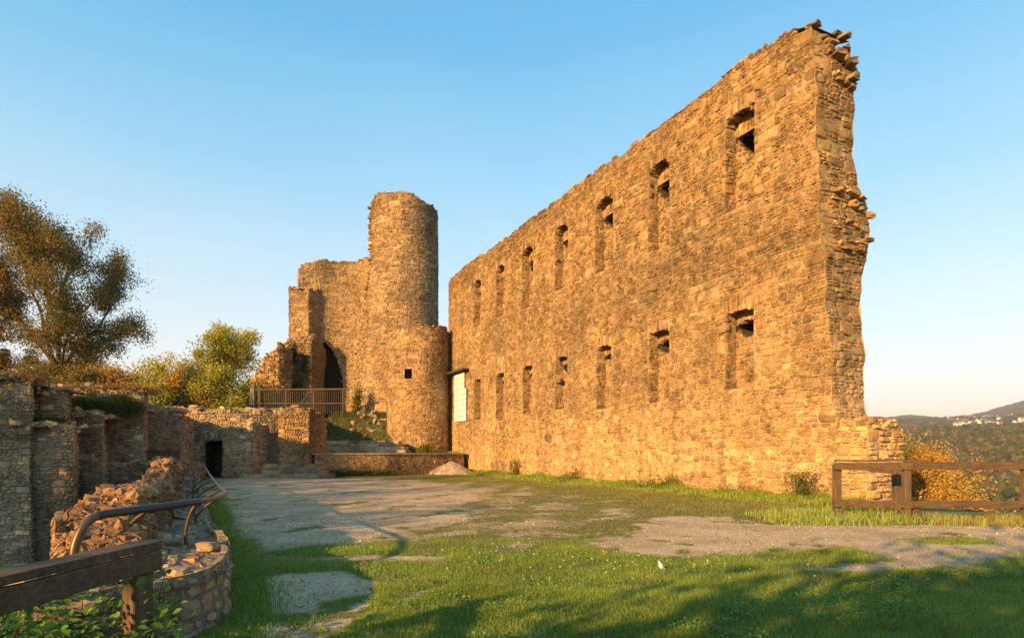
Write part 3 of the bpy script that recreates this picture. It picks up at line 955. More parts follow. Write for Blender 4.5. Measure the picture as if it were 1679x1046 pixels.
# ------------------------------------------------------------------ the keep
def build_keep():
    cx, cy, r = -9.9, 56.5, 3.0
    o = empty('keep_tower', (cx, cy, 4), 'tall ruined keep with round tower and lower curved curtain wall behind the railing', 'keep')
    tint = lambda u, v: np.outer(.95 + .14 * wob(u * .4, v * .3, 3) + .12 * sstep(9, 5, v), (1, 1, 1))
    # round tower
    mb = MB()
    shift = lambda v: .82 * sstep(20.5, 6, v)
    f = ring_f(cx, cy, r, shift)
    A = math.pi * r
    top = lambda u: 24.45 - .75 * sstep(.2, 3.4, u) + .1 * np.sin(u * 2.3) + .06 * np.sin(u * 6.1)
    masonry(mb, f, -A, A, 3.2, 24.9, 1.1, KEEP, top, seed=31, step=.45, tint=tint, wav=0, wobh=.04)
    disc(mb, f, -A, A, 48, top, MORTAR, (cx, cy, 23.6))
    n = 60
    u = rng.uniform(-A, A, n)
    chunks(mb, f(u, top(u) - .05, rng.uniform(-.5, -.12, n)), np.stack([rng.uniform(.3, .7, n), rng.uniform(.3, .5, n), rng.uniform(.12, .2, n)], -1), pick(KEEP, n, .7, 1.1), .25, .1, None, .08)
    # ragged vertical break down the left side of the tower
    n = 150
    v = rng.uniform(9, 24.1, n)
    u = -r * 1.5 + rng.uniform(-.3, .5, n)
    chunks(mb, f(u, v, rng.uniform(-.15, .12, n)), np.stack([rng.uniform(.3, .75, n), rng.uniform(.3, .6, n), rng.uniform(.1, .28, n)], -1), pick(KEEP, n, .8, 1.25), .2, .1, None, .08)
    for (uu, vv) in ((-.9, 14.2), (.4, 17.2), (1.9, 19.5), (1.7, 11.5), (2.1, 13.0), (2.6, 17), (2.9, 16.9), (2.7, 14.2), (2.9, 11.3)):
        pass
    mb.build('round_tower', M_STONE, o)
    # curved curtain wall
    mb = MB()
    pts = catmull([(-20.1, 57.3), (-18.6, 57.9), (-16.8, 58.6), (-15.0, 58.6), (-13.4, 57.8), (-12.2, 56.6)], 6)
    f = poly_f(pts)
    L = f.length
    ctop = lambda u: np.interp(u, [0, .5, 1.9, 5, 7, 8.2, 8.8, L], [18.6, 19.3, 19.85, 19.9, 20.0, 20.3, 21.2, 21.4]) + .09 * np.sin(3.3 * u) + .05 * np.sin(8 * u)
    cu0 = np.concatenate([[0], np.cumsum(np.hypot(*np.diff(pts, axis=0).T))])
    ua, ub = np.interp(-18.15, pts[:, 0], cu0), np.interp(-16.25, pts[:, 0], cu0)
    arch = lambda u: 12.0 - 3.4 * np.clip((u - ua) / (ub - ua), 0, 1) ** 2.4
    hole = lambda u, v, p=0: (u > ua - p) & (u < ub + p) & (v < arch(u) + p)
    us = np.unique(np.concatenate([np.arange(0, ua - .2, .35), np.linspace(ua, ub, 13), np.arange(ub + .25, L, .35), [L]]))
    backing(mb, f, us, np.arange(3.4, 21.7, .2), hole, 41, MORTAR, ctop, .05, .06, tint)
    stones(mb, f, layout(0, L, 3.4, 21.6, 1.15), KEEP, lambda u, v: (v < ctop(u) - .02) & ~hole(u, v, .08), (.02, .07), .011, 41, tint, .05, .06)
    rb = MB()
    e = np.linspace(ua - .05, ub + .05, 12)
    ring = [(x, 3.4) for x in e[:1]] + [(x, float(arch(x)) + .12) for x in e] + [(e[-1], 3.4)]
    ru, rv = np.array([p[0] for p in ring]), np.array([p[1] for p in ring])
    m_ = len(ring)
    rb.add(np.concatenate([f(ru, rv, np.full(m_, .0)), f(ru, rv, np.full(m_, -1.9))]), [np.array([(i, i + 1, m_ + i + 1, m_ + i) for i in range(m_ - 1)]), np.array([[m_ + i for i in range(m_)]])], (.05, .036, .024))  # recess faces near-black, deep shade put into their colour
    rb.build('recess', M_STONE, o)
    # its rear shell and top
    pb = pts + np.array((-.6, 2.6))
    fb = poly_f(pb[::-1])
    masonry(mb, fb, 0, fb.length, 3.4, 19.6, 2.4, KEEP, seed=42, step=.8)
    n = len(pts)
    cu = np.concatenate([[0], np.cumsum(np.hypot(*np.diff(pts, axis=0).T))])
    zt = ctop(cu) - .12
    mb.add(np.concatenate([np.column_stack([pts, zt]), np.column_stack([pb, zt])]), [quadgrid(2, n)], MORTAR)
    fe = poly_f([(pb[0][0], pb[0][1]), (pts[0][0], pts[0][1])])
    masonry(mb, fe, 0, fe.length, 3.4, 18.5, 1.15, KEEP, seed=43, tint=tint)
    k = 90
    u = rng.uniform(1.3, L, k)
    chunks(mb, f(u, ctop(u) - .06, rng.uniform(-.9, -.1, k)), np.stack([rng.uniform(.3, .7, k), rng.uniform(.3, .6, k), rng.uniform(.12, .22, k)], -1), pick(KEEP, k, .7, 1.1), .25, .1, None, .08)
    mb.build('curtain_wall', M_STONE, o)
    # tall buttress at its left end
    mb = MB()
    bp = [(-21.3, 59.2), (-20.95, 57.3), (-18.95, 56.9), (-18.05, 58.3)]
    f = poly_f(bp)
    btop = lambda u: 16.9 + .25 * np.sin(1.3 * u) + .12 * np.sin(5 * u)
    masonry(mb, f, 0, f.length, 3.4, 17.6, 1.15, KEEP, btop, seed=45, step=.35, tint=tint)
    mb.add([(x, y, 16.7) for x, y in bp], [np.array([(0, 1, 2, 3)])], MORTAR)
    k = 40
    chunks(mb, np.stack([rng.uniform(-20.8, -18.8, k), rng.uniform(57.2, 58.2, k), rng.uniform(16.6, 16.9, k)], -1), np.stack([rng.uniform(.3, .7, k), rng.uniform(.3, .6, k), rng.uniform(.12, .25, k)], -1), pick(KEEP, k, .7, 1.1), .25, .1, None, .1)
    mb.build('buttress', M_STONE, o)
    # overgrown lower pier and the slope of fallen rubble
    mb = MB()
    pp = [(-21.2, 58.2), (-21.1, 56.0), (-18.35, 55.8), (-17.95, 58.4)]
    f = poly_f(pp)
    ptop = lambda u: np.interp(u, [0, 2.8, 4.3, 5.6, 6.2, f.length], [10.5, 10.9, 11.9, 11.7, 11.3, 11.6]) + .15 * np.sin(4 * u)
    masonry(mb, f, 0, f.length, 3.4, 12.4, 1.1, KEEP, ptop, seed=46, step=.3, tint=lambda u, v: tint(u, v) * .85, proud=(.02, .14), wobh=.15)
    mb.add([(x, y, 11.0) for x, y in pp], [np.array([(0, 1, 2, 3)])], MORTAR)
    k = 260
    x, y = rng.uniform(-21, -18.4, k), rng.uniform(56.0, 57.6, k)
    chunks(mb, np.stack([x, y, 11.1 + .5 * sstep(-21, -18.5, x) + rng.uniform(-.2, .35, k) + .5 * (y - 56)], -1), np.stack([rng.uniform(.2, .6, k), rng.uniform(.2, .5, k), rng.uniform(.12, .3, k)], -1), pick(KEEP, k, .7, 1.1), .35, .12, None, .3)
    mb.build('pier', M_MOSSY, o)
    mb = MB()
    rp = [(-24.6, 55.8), (-23.6, 53.9), (-20.5, 53.6), (-20.0, 55.2)]
    f = poly_f(rp)
    rtop = lambda u: np.interp(u, [0, 2.1, 3.0, 4.2, 5.3, f.length], [5.2, 6.0, 8.2, 10.0, 11.0, 10.6]) + .25 * np.sin(5 * u) + .12 * np.sin(11 * u)
    masonry(mb, f, 0, f.length, 3.4, 11.5, 1.05, HALL, rtop, seed=47, step=.25, tint=lambda u, v: tint(u, v) * 1.1, proud=(.03, .22), wobh=.12)
    k = 320
    s = rng.random(k)
    x = -24.4 + 4.2 * s
    chunks(mb, np.stack([x, rng.uniform(53.7, 56.5, k), np.interp(x, [-24.5, -23.6, -22.7, -21.5, -20.2], [5.2, 6.0, 8.1, 9.9, 11.0]) + rng.uniform(-.5, .25, k)], -1), np.stack([rng.uniform(.25, .7, k), rng.uniform(.25, .6, k), rng.uniform(.15, .35, k)], -1), pick(HALL, k, .8, 1.3), .3, .12, None, .3)
    mb.build('rubble_slope', M_STONE, o)
build_keep()

# ------------------------------------------------------------------ railing on the bank below the keep
def build_bank_railing():
    o = empty('bank_railing', (-17, 50.5, 4.6), 'brown railing of thin upright bars on timber posts in front of the keep', 'railing')
    xs = [-20.9, -18.7, -16.4, -14.0]
    for i, x in enumerate(xs):
        mb = MB()
        h = 7.0 if i == 0 else 6.7
        w = .22 if i == 0 else .13
        box(mb, (x - w / 2, 50.5 - w / 2, 4.0), (x + w / 2, 50.5 + w / 2, h), (.2, .15, .1), 0, None, .015)
        mb.build('post', M_DARKWOOD, o)
    for z, w in ((6.72, .13), (5.55, .1)):
        mb = MB()
        beam(mb, (-21.2, 50.42, z), (-13.5, 50.42, z + .02), .09, w)
        mb.build('rail', M_DARKWOOD, o)
    mb = MB()
    for x in np.arange(-20.7, -13.7, .18):
        tube(mb, [(x, 50.56, 4.75), (x, 50.56, 6.66)], .026, (.2, .15, .1), 5)
    mb.build('bars', M_BARS, o)
    mb = MB()
    beam(mb, (-17.9, 50.5, 5.0), (-16.7, 50.5, 6.6), .07, .07)
    mb.build('brace', M_DARKWOOD, o)
    e = empty('gate_post', (-21.9, 50.6, 4.2), 'broad pale timber post at the left end of the bank railing', 'post')
    mb = MB()
    box(mb, (-21.75, 50.5, 4.0), (-21.35, 50.75, 6.95), (.2, .15, .1), 0, None, .02)
    mb.build('shaft', M_GREYPOST, e)
    mb = MB()
    box(mb, (-21.8, 50.46, 6.955), (-21.3, 50.8, 7.05), (.2, .15, .1), 0, None, .02)
    mb.build('cap', M_GREYPOST, e)
build_bank_railing()

#@@TERRACE
# ------------------------------------------------------------------ terrace, steps, lower ruins
def build_terrace():
    o = empty('terrace', (-8, 41, 0), 'low stone terrace with lit front wall in front of the round turret', 'terrace')
    pts = np.array([(-12.9, 44.0), (-12.5, 38.6), (-8.25, 41.0), (-3.55, 45.35)])
    f = poly_f(pts)
    mb = MB()
    masonry(mb, f, 0, f.length, -.4, 1.44, .75, HALL, None, seed=51, step=.3, aspect=1.2, tint=lambda u, v: np.full((len(np.atleast_1d(u)), 3), .92), proud=(.01, .04))
    mb.build('front_wall', M_STONE, o)
    mb = MB()
    top = [(-12.95, 46), (-12.6, 38.5), (-8.2, 40.88), (-3.48, 45.25), (-4.0, 46.8), (-9, 46)]
    n = len(top)
    v = [(x, y, z) for z in (1.40, 1.5) for x, y in top]
    mb.add(v, [np.array([list(range(n))[::-1], [n + i for i in range(n)]]), np.array([(i, (i + 1) % n, n + (i + 1) % n, n + i) for i in range(n)])], (.34, .29, .22))
    mb.build('paving', M_STONE, o)

def steps(name, label, x0, x1, y0, z0, n, rise, going, inset, back, pal=HALL, yaw=0.0):
    o = empty(name, ((x0 + x1) / 2, y0, z0), label, 'steps')
    for k in range(n):
        mb = MB()
        x = x0 + inset * k * .3
        xe = x1 - inset * k
        while x < xe - .05:
            w = min(random.uniform(.7, 1.3), xe - x)
            if xe - x - w < .3:
                w = xe - x
            c = pick(pal, 1, .85, 1.15)[0]
            box(mb, (x + .006, y0 + k * going + random.uniform(-.02, .02), z0 - .2), (x + w - .006, back, z0 + (k + 1) * rise + random.uniform(-.012, .012)), c, 0, None, .025, .006)
            x += w
        mb.build('step', M_STONE, o)
build_terrace()
steps('stone_steps', 'low worn stone steps rising from the gravel towards the left ruins', -16.2, -11.2, 36.9, .02, 4, .2, .42, .35, 39.6, SHADE)
steps('terrace_steps', 'dark stone steps on top of the terrace below the grassy bank', -14.2, -7.6, 43.6, 1.5, 4, .22, .45, .25, 46.2, SHADE)

lower = empty('gate_ruin', (-18, 38, 0), 'low ruined stone wall with a dark arched doorway left of the steps', 'ruined wall')
def build_lower():
    tint = lambda u, v: np.outer(.95 + .16 * wob(u, v, 4), (1, 1, 1))
    mb = MB()
    pts = [(-26.8, 36.6), (-22.4, 38.4), (-17.2, 38.6), (-15.4, 39.4), (-13.6, 40.2)]
    f = poly_f(pts)
    L = f.length
    xd0, xd1 = -19.45, -17.85
    u0 = np.interp(xd0, [-26.8, -22.4, -17.2], [0, 4.754, 9.958]); u1 = np.interp(xd1, [-26.8, -22.4, -17.2], [0, 4.754, 9.958])
    top = lambda u: np.interp(u, [0, 4, 4.8, 7, 9, 11, L], [5.0, 4.9, 4.3, 4.35, 4.2, 4.3, 4.25]) + .12 * np.sin(3 * u) + .08 * np.sin(7.3 * u)
    arch = lambda u: 2.05 + .35 * np.sqrt(np.clip(1 - ((u - (u0 + u1) / 2) / ((u1 - u0) / 2)) ** 2, 0, 1))
    hole = lambda u, v, p=0: (u > u0 - p) & (u < u1 + p) & (v < arch(u) + p)
    us = np.unique(np.round(np.concatenate([np.arange(0, L, .3), [L], np.linspace(u0, u1, 9)]), 3))
    us = us[(np.abs(us - u0) > .12) | (np.abs(us - u0) < .002)]
    us = us[(np.abs(us - u1) > .12) | (np.abs(us - u1) < .002)]
    backing(mb, f, us, np.arange(-3.3, 5.4, .2), lambda u, v: hole(u, v), 61, MORTAR_GREY, top)
    stones(mb, f, layout(0, L, -3.3, 5.3, .95), SHADE, lambda u, v: (v < top(u)) & ~hole(u, v, .1), (.02, .1), .014, 61, tint, .05, .08)
    # top surface
    k = np.linspace(0, L, 60)
    a, b = f(k, top(k) - .15, 0 * k), f(k, top(k) - .2, 0 * k - 2.2)
    mb.add(np.concatenate([a, b]), [quadgrid(2, 60)], MORTAR_GREY * .7)
    n = 200
    u = rng.uniform(0, L, n)
    chunks(mb, f(u, top(u) - .08, rng.uniform(-1.5, -.08, n)), np.stack([rng.uniform(.2, .55, n), rng.uniform(.2, .5, n), rng.uniform(.1, .25, n)], -1), pick(SHADE, n, .8, 1.2), .3, .12, None, .2)
    mb.build('back_wall', M_MOSSY, lower)
    # doorway: voussoirs and the passage behind
    mb = MB()
    uc, hw = (u0 + u1) / 2, (u1 - u0) / 2
    for i in range(17):
        a = math.pi * (i + .5) / 17
        p = f(np.array([uc + (hw + .14) * math.cos(a)]), np.array([2.05 + (.35 + .18) * math.sin(a)]), np.array([-.12]))[0]
        chunks(mb, [p], [(.14, .5, .42)], pick(SHADE, 1), .15, .07, 0.0, .05)
    dr = mb.build('doorway', M_STONE, lower)
    vb = MB()
    pv = []
    for h in (0.0, -1.6):
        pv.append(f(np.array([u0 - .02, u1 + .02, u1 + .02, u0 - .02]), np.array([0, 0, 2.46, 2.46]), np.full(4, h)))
    vb.add(np.concatenate(pv), [np.array([(0, 1, 5, 4), (1, 2, 6, 5), (2, 3, 7, 6), (3, 0, 4, 7), (4, 5, 6, 7)])], (.06, .05, .04))  # passage faces near-black, the unlit interior is painted in
    vo = vb.build('passage', M_STONE, dr)
    vo.location = (0, 0, 0)
    # piers in front of it: (polyline, top z list, seed, material, palette)
    def pier(name, pts, z0, tops, seed, pal, k=1.0, mat=M_STONE, s=.95, slump=.0):
        b = MB()
        f = poly_f(pts)
        L = f.length
        tp = lambda u: np.interp(u, np.linspace(0, L, len(tops)), tops) + .1 * np.sin(4.1 * u + seed) + .06 * np.sin(9.7 * u)
        masonry(b, f, 0, L, z0, max(tops) + .3, s, pal, tp, seed=seed, step=.22, tint=lambda u, v: np.outer(k * (1 + .12 * wob(u, v, seed)), (1, 1, 1)), proud=(.02, .1), wobh=.06, mortar=MORTAR_GREY if pal is SHADE else MORTAR)
        P = np.array(pts)
        zt = np.mean(tops) - .15
        c = P.mean(0)
        m = len(P)
        uu = np.concatenate([[0], np.cumsum(np.hypot(*np.diff(P, axis=0).T))])
        b.add(np.concatenate([np.column_stack([P, tp(uu) - .12]), [(c[0], c[1], zt)]]), [np.array([(i, (i + 1) % m, m) for i in range(m)])], MORTAR_GREY * .8)
        n = int(14 * L)
        u = rng.uniform(0, L, n)
        w = rng.uniform(0, .85, n)
        e = f(u, tp(u) - .06, np.full(n, -.1))
        e[:, :2] = e[:, :2] * (1 - w[:, None]) + c * w[:, None]
        e[:, 2] = e[:, 2] * (1 - w) + (zt + .1) * w
        chunks(b, e, np.stack([rng.uniform(.2, .5, n), rng.uniform(.2, .45, n), rng.uniform(.1, .24, n)], -1), pick(pal, n, .8, 1.2) * k, .25, .12, None, .15)
        return b.build(name, mat, lower)
    pier('door_pier', [(-17.75, 38.9), (-17.6, 37.2), (-15.75, 37.0), (-15.5, 38.9)], -.2, [2.5, 2.7, 3.0, 3.55, 3.35, 3.2], 62, SHADE, 1.0)
    pier('end_pier', [(-14.75, 40.6), (-14.65, 38.2), (-12.75, 38.3), (-12.55, 41.2)], .2, [4.3, 4.35, 4.4, 4.2, 3.9], 63, HALL, .95)
    pier('low_pier', [(-21.2, 38.6), (-21.0, 36.9), (-19.5, 36.8), (-19.4, 38.6)], -2.5, [1.9, 2.1, 2.15, 2.0], 64, SHADE, 1.15)
build_lower()

# small picket fence in the ditch
def build_picket():
    o = empty('picket_fence', (-19, 32.4, .2), 'small weathered picket fence at the head of the ditch below the grey wall', 'fence')
    for x in (-19.6, -17.75):
        mb = MB(); box(mb, (x - .06, 32.4, -3.2), (x + .06, 32.5, 1.75), (.2, .2, .2), 0, None, .01); mb.build('post', M_TIMBER_POST, o)
    for z in (1.6, 1.1):
        mb = MB(); beam(mb, (-19.7, 32.35, z), (-17.6, 32.35, z), .05, .09); mb.build('rail', M_TIMBER, o)
    for x in np.arange(-19.3, -17.8, .27):
        mb = MB(); box(mb, (x - .045, 32.38, .8), (x + .045, 32.42, 1.57), (.2, .2, .2), 0, None, .006); mb.build('picket', M_TIMBER_POST, o)
build_picket()

# ------------------------------------------------------------------ the tall retaining wall with buttresses on the left
def build_left():
    o = empty('retaining_wall', (-20, 28, -3), 'tall grey retaining wall with stepped buttresses rising out of the ditch on the left', 'ruined wall')
    def block(name, pts, z0, tops, seed, k=1.0, mat=M_MOSSY, depth=2.0, s=.85):
        b = MB()
        f = poly_f(pts)
        L = f.length
        tp = lambda u: np.interp(u, np.linspace(0, L, len(tops)), tops) + .1 * np.sin(3.1 * u + seed) + .07 * np.sin(8.7 * u)
        masonry(b, f, 0, L, z0, max(tops) + .3, s, SHADE, tp, seed=seed, step=.3, mortar=MORTAR_GREY, tint=lambda u, v: np.outer(k * (1 + .2 * wob(u, v * .7, seed)), (1, 1, 1)), proud=(.01, .09), wobh=.09, gap=.014)
        kk = np.linspace(0, L, 30)
        b.add(np.concatenate([f(kk, tp(kk) - .14, 0 * kk), f(kk, tp(kk) - .1, 0 * kk - depth)]), [quadgrid(2, 30)], MORTAR_GREY * .6)
        n = int(16 * L)
        u = rng.uniform(0, L, n)
        chunks(b, f(u, tp(u) - .06, rng.uniform(-1.2, -.06, n)), np.stack([rng.uniform(.18, .5, n), rng.uniform(.18, .45, n), rng.uniform(.1, .25, n)], -1), pick(SHADE, n, .8, 1.25) * np.array((1.15, .95, .8)), .3, .12, None, .25)
        b.build(name, mat, o)
    block('near_buttress', [(-24.6, 24.7), (-19.75, 25.0), (-21.7, 27.8)], -3.4, [4.5, 4.55, 4.6, 4.5], 72, 1.1)
    block('upper_block', [(-21.0, 26.2), (-19.25, 26.3), (-21.3, 29.5)], -3.4, [4.3, 4.25, 4.2], 73, .95)
    block('stepped_buttress', [(-20.4, 25.5), (-19.1, 25.55), (-19.05, 25.4), (-18.42, 25.45), (-20.25, 28.4)], -3.4, [2.65, 2.75, 2.7], 74, .95)
    block('far_buttress', [(-20.3, 28.0), (-18.85, 28.0), (-20.6, 31.0)], -3.4, [3.3, 3.4, 3.35], 75, .9)
    block('wall_face', [(-23.0, 30.4), (-18.5, 30.6), (-20.1, 33.7)], -3.4, [4.85, 4.8, 4.7, 4.4, 4.3], 71, 1.05)
    block('far_wall', [(-21.0, 33.4), (-18.2, 33.6), (-19.1, 35.6), (-20.0, 38.4)], -3.4, [4.0, 3.95, 3.75, 3.6], 77, 1.15)
    block('ledge', [(-20.0, 29.6), (-17.9, 29.9), (-17.5, 32.6), (-18.4, 36.5)], -3.4, [1.0, 1.05, .95, .8], 78, .85)
build_left()

#@@PARAPET
# ------------------------------------------------------------------ the low parapet in front, with its core of broken rubble
_t = np.concatenate([[0], np.cumsum(np.hypot(*np.diff(PR, axis=0).T))])
def _sm(P):
    return catmull(P, 8)
_PRs, _PLs = _sm(PR), _sm(PL)
_tt = np.interp(np.arange(len(_PRs)) / 8.0, np.arange(len(_t)), _t)
PAR_L = _tt[-1]
def par_xy(u, s):
    u = np.clip(u, 0, PAR_L)
    a = np.stack([np.interp(u, _tt, _PRs[:, 0]), np.interp(u, _tt, _PRs[:, 1])], -1)
    b = np.stack([np.interp(u, _tt, _PLs[:, 0]), np.interp(u, _tt, _PLs[:, 1])], -1)
    return a + (b - a) * np.asarray(s)[:, None]
def par_z(u, s):
    p = par_xy(u, s)
    y = p[:, 1]
    z = .5 + .04 * fbm(p[:, 0], y, 41, 4, 2.0)
    core = sstep(.42, .62, s)
    z = z + core * sstep(5.5, 6.9, y) * np.interp(y, [6.8, 8.0, 9.3, 10.6, 12.2, 14.2, 16.5, 19, 24, 40], [.30, .46, .56, .42, .45, .86, .9, .6, .5, .5]) * (1 - .35 * sstep(.85, 1.0, s))
    z = z + .09 * fbm(p[:, 0], y, 42, 4, 3.5) * core
    return z

def build_parapet():
    o = empty('parapet_wall', (-3.3, 6.5, 0), 'low curving stone parapet in the foreground topped with broken orange rubble', 'parapet')
    mb = MB()
    f = poly_f(_PRs)
    L = f.length
    # path runs away from the eye; its right hand side faces the court
    masonry(mb, f, 0, L, -.5, .56, .95, SHADE, None, seed=81, step=.18, mortar=MORTAR_GREY * .85, proud=(-.005, .035), wobh=.05, gap=.009, tint=lambda u, v: np.full((len(np.atleast_1d(u)), 3), .82))
    fl = poly_f(_PLs[::-1])
    masonry(mb, fl, 0, fl.length, -3.4, .5, 1.0, SHADE, lambda u: .52 + par_z((1 - u / fl.length) * PAR_L, np.full(np.shape(u), .97).ravel() if np.ndim(u) == 1 else 0) * 0 if False else .5 + 0 * u, seed=82, step=.3, mortar=MORTAR_GREY)
    fe = poly_f([tuple(_PLs[0]), tuple(_PRs[0])])
    masonry(mb, fe, 0, fe.length, -1.5, .5, .9, SHADE, None, seed=83, step=.2, mortar=MORTAR_GREY)
    mb.build('side_walls', M_MOSSY, o)
    # rubble core
    mb = MB()
    us = np.concatenate([np.linspace(0, 14, 110), np.linspace(14.3, PAR_L, 60)])
    ss = np.linspace(0.0, 1.0, 22)
    U, S = np.meshgrid(us, ss, indexing='ij')
    xy = par_xy(U.ravel(), S.ravel())
    z = par_z(U.ravel(), S.ravel()) - .03
    mb.add(np.column_stack([xy, z]), [quadgrid(len(us), len(ss))], np.array((.2, .15, .1)))
    # skirt that closes the core's outer side down to the wall
    a = np.column_stack([par_xy(us, np.ones(len(us))), par_z(us, np.ones(len(us))) - .03])
    b = a.copy(); b[:, 2] = -.4
    mb.add(np.concatenate([a, b]), [quadgrid(2, len(us))], np.array((.26, .19, .12)))
    n = 7000
    u = np.where(rng.random(n) < .75, rng.uniform(1.5, 9, n), rng.uniform(9, PAR_L, n))
    s = .42 + .6 * rng.random(n) ** .9
    p = par_xy(u, s)
    sz = rng.uniform(.028, .085, n) * (1 + .9 * (rng.random(n) < .1))
    dry = sstep(.44, .62, s)
    chunks(mb, np.column_stack([p, par_z(u, s) + sz * .12]), np.stack([sz * rng.uniform(.8, 1.7, n), sz * rng.uniform(.7, 1.3, n), sz * rng.uniform(.45, .9, n)], -1),
           pick(np.array([(.34, .185, .085), (.27, .15, .07), (.38, .23, .115), (.23, .14, .08)]), n, .75, 1.3) * (.75 + .25 * dry[:, None]), .2, .13, None, .5)
    n = 420
    u, s = rng.uniform(6, 20, n), rng.uniform(.95, 1.0, n)
    zz = par_z(u, s)
    p = par_xy(u, s)
    chunks(mb, np.column_stack([p, -.2 + (zz + .2) * rng.random(n)]), np.stack([rng.uniform(.1, .3, n), rng.uniform(.1, .2, n), rng.uniform(.05, .12, n)], -1), pick(SHADE, n, .9, 1.3), .1, .1, None, .12)
    fe = poly_f([(-5.8, 8.1), (-5.36, 7.15), (-4.78, 6.4), (-4.6, 6.8)])
    masonry(mb, fe, 0, fe.length, -1.5, .9, .6, HALL, lambda u: .86 - .06 * np.sin(6 * u), seed=86, step=.12, proud=(0, .03))
    mb.build('rubble_core', M_STONE, o)
    # flat weathered coping along the court side
    mb = MB()
    def ft(u, v, h):
        s = v / 1.9
        p = par_xy(u, s)
        return np.column_stack([p, par_z(u, np.clip(s, 0, 1)) + h])
    masonry(mb, ft, .05, PAR_L, -.06, .86, 1.45, SHADE * np.array((.82, .74, .66)), None, seed=84, step=.12, mortar=np.array((.24, .18, .12)), proud=(-.005, .03), wobh=.02, wav=.03, gap=.012)
    mb.build('coping', M_MOSSY, o)
    # loose bigger blocks resting on it, lit by the low sun
    for (x, y, sx, sy, sz) in ((-3.42, 6.9, .26, .2, .09), (-4.1, 7.0, .22, .18, .11), (-4.0, 6.5, .22, .18, .1), (-3.35, 5.25, .36, .26, .08), (-3.72, 4.85, .3, .24, .1), (-4.15, 5.1, .32, .26, .13), (-3.0, 5.45, .26, .18, .07)):
        b = MB()
        chunks(b, [(x, y, .5 + sz * .35)], [(sx, sy, sz)], pick(np.array([(.4, .27, .16)]), 1, .9, 1.1), .2, .1, random.uniform(-.5, .5), .08)
        b.build('loose_block', M_STONE, o)
build_parapet()

# ------------------------------------------------------------------ curved steel handrail on the parapet
def build_handrail():
    o = empty('handrail', (-4.0, 7, .5), 'bent brown steel handrail with dark sleeve standing on the rubble parapet', 'handrail')
    z = 1.0
    top = [(-4.12, 5.75, .2), (-4.14, 5.76, .45), (-4.14, 5.78, .7), (-4.1, 5.86, .9), (-4.06, 6.0, .97), (-4.0, 6.35, .98), (-3.9, 6.85, .985), (-3.82, 7.3, .99), (-3.83, 7.7, .99), (-3.95, 8.3, .99), (-4.18, 8.9, .99), (-4.42, 9.4, .985), (-4.75, 10.0, .98), (-5.4, 11.2, .98), (-7.4, 15, .98), (-10, 20, .98), (-12.7, 25.2, .98), (-16.5, 32.4, 1.0)]
    p = catmull(top, 8)
    k = [i for i in range(len(p)) if (p[i][1] > 7.42 or p[i][1] < 5.9)]
    a = [q for q in p if q[1] < 6.02]
    b = [q for q in p if q[1] > 7.38]
    c = [q for q in p if 5.95 < q[1] < 7.45]
    mb = MB()
    tube(mb, a, .04, sides=14)
    tube(mb, b, .03, sides=14)
    mb.build('rail', M_RAIL, o, smooth=True)
    mb = MB()
    tube(mb, c, .044, sides=14)
    mb.build('sleeve', M_SLEEVE, o, smooth=True)
    for y in (6.62, 7.35, 9.0, 10.3, 11.9, 13.7, 16, 18.5, 21.5, 25, 29):
        i = int(np.argmin([abs(q[1] - y) + (q[2] < .9) * 9 for q in p]))
        q = p[i]
        d = p[min(i + 1, len(p) - 1)] - p[i - 1]
        d = d / np.linalg.norm(d)
        left = np.array((-d[1], d[0], 0))
        off = .12 if y == 7.35 else (.33 if y < 8 else .4)
        sgn = -1.0 if y == 6.62 else 1.0
        foot = q + left * off
        mb = MB()
        tube(mb, catmull([foot + np.array((0, 0, -.62)), foot + np.array((0, 0, -.4)), foot + np.array((0, 0, -.3)) - left * off * .08, q + left * off * .5 + np.array((0, 0, -.14)), q + np.array((0, 0, -.03))], 5), .019, sides=10)
        mb.build('support', M_RAIL, o, smooth=True)
build_handrail()

# ------------------------------------------------------------------ timber fences
def build_left_fence():
    o = empty('timber_fence', (-2.3, 3.75, 0), 'heavy dark timber fence rail on a square post in the near left corner', 'fence')
    mb = MB()
    box(mb, (-2.46, 3.84, -.5), (-2.33, 3.97, .9), (.2, .2, .2), R(-28), None, .008)
    mb.build('post', M_TIMBER_POST, o)
    mb = MB()
    beam(mb, (-2.56, 1.4, .995), (-2.37, 4.0, .995), .17, .045, jit=.003)
    mb.build('top_board', M_TIMBER, o)
    mb = MB()
    beam(mb, (-2.5, 1.4, .905), (-2.3, 3.96, .905), .05, .125, jit=.003)
    mb.build('rail', M_TIMBER, o)
build_left_fence()

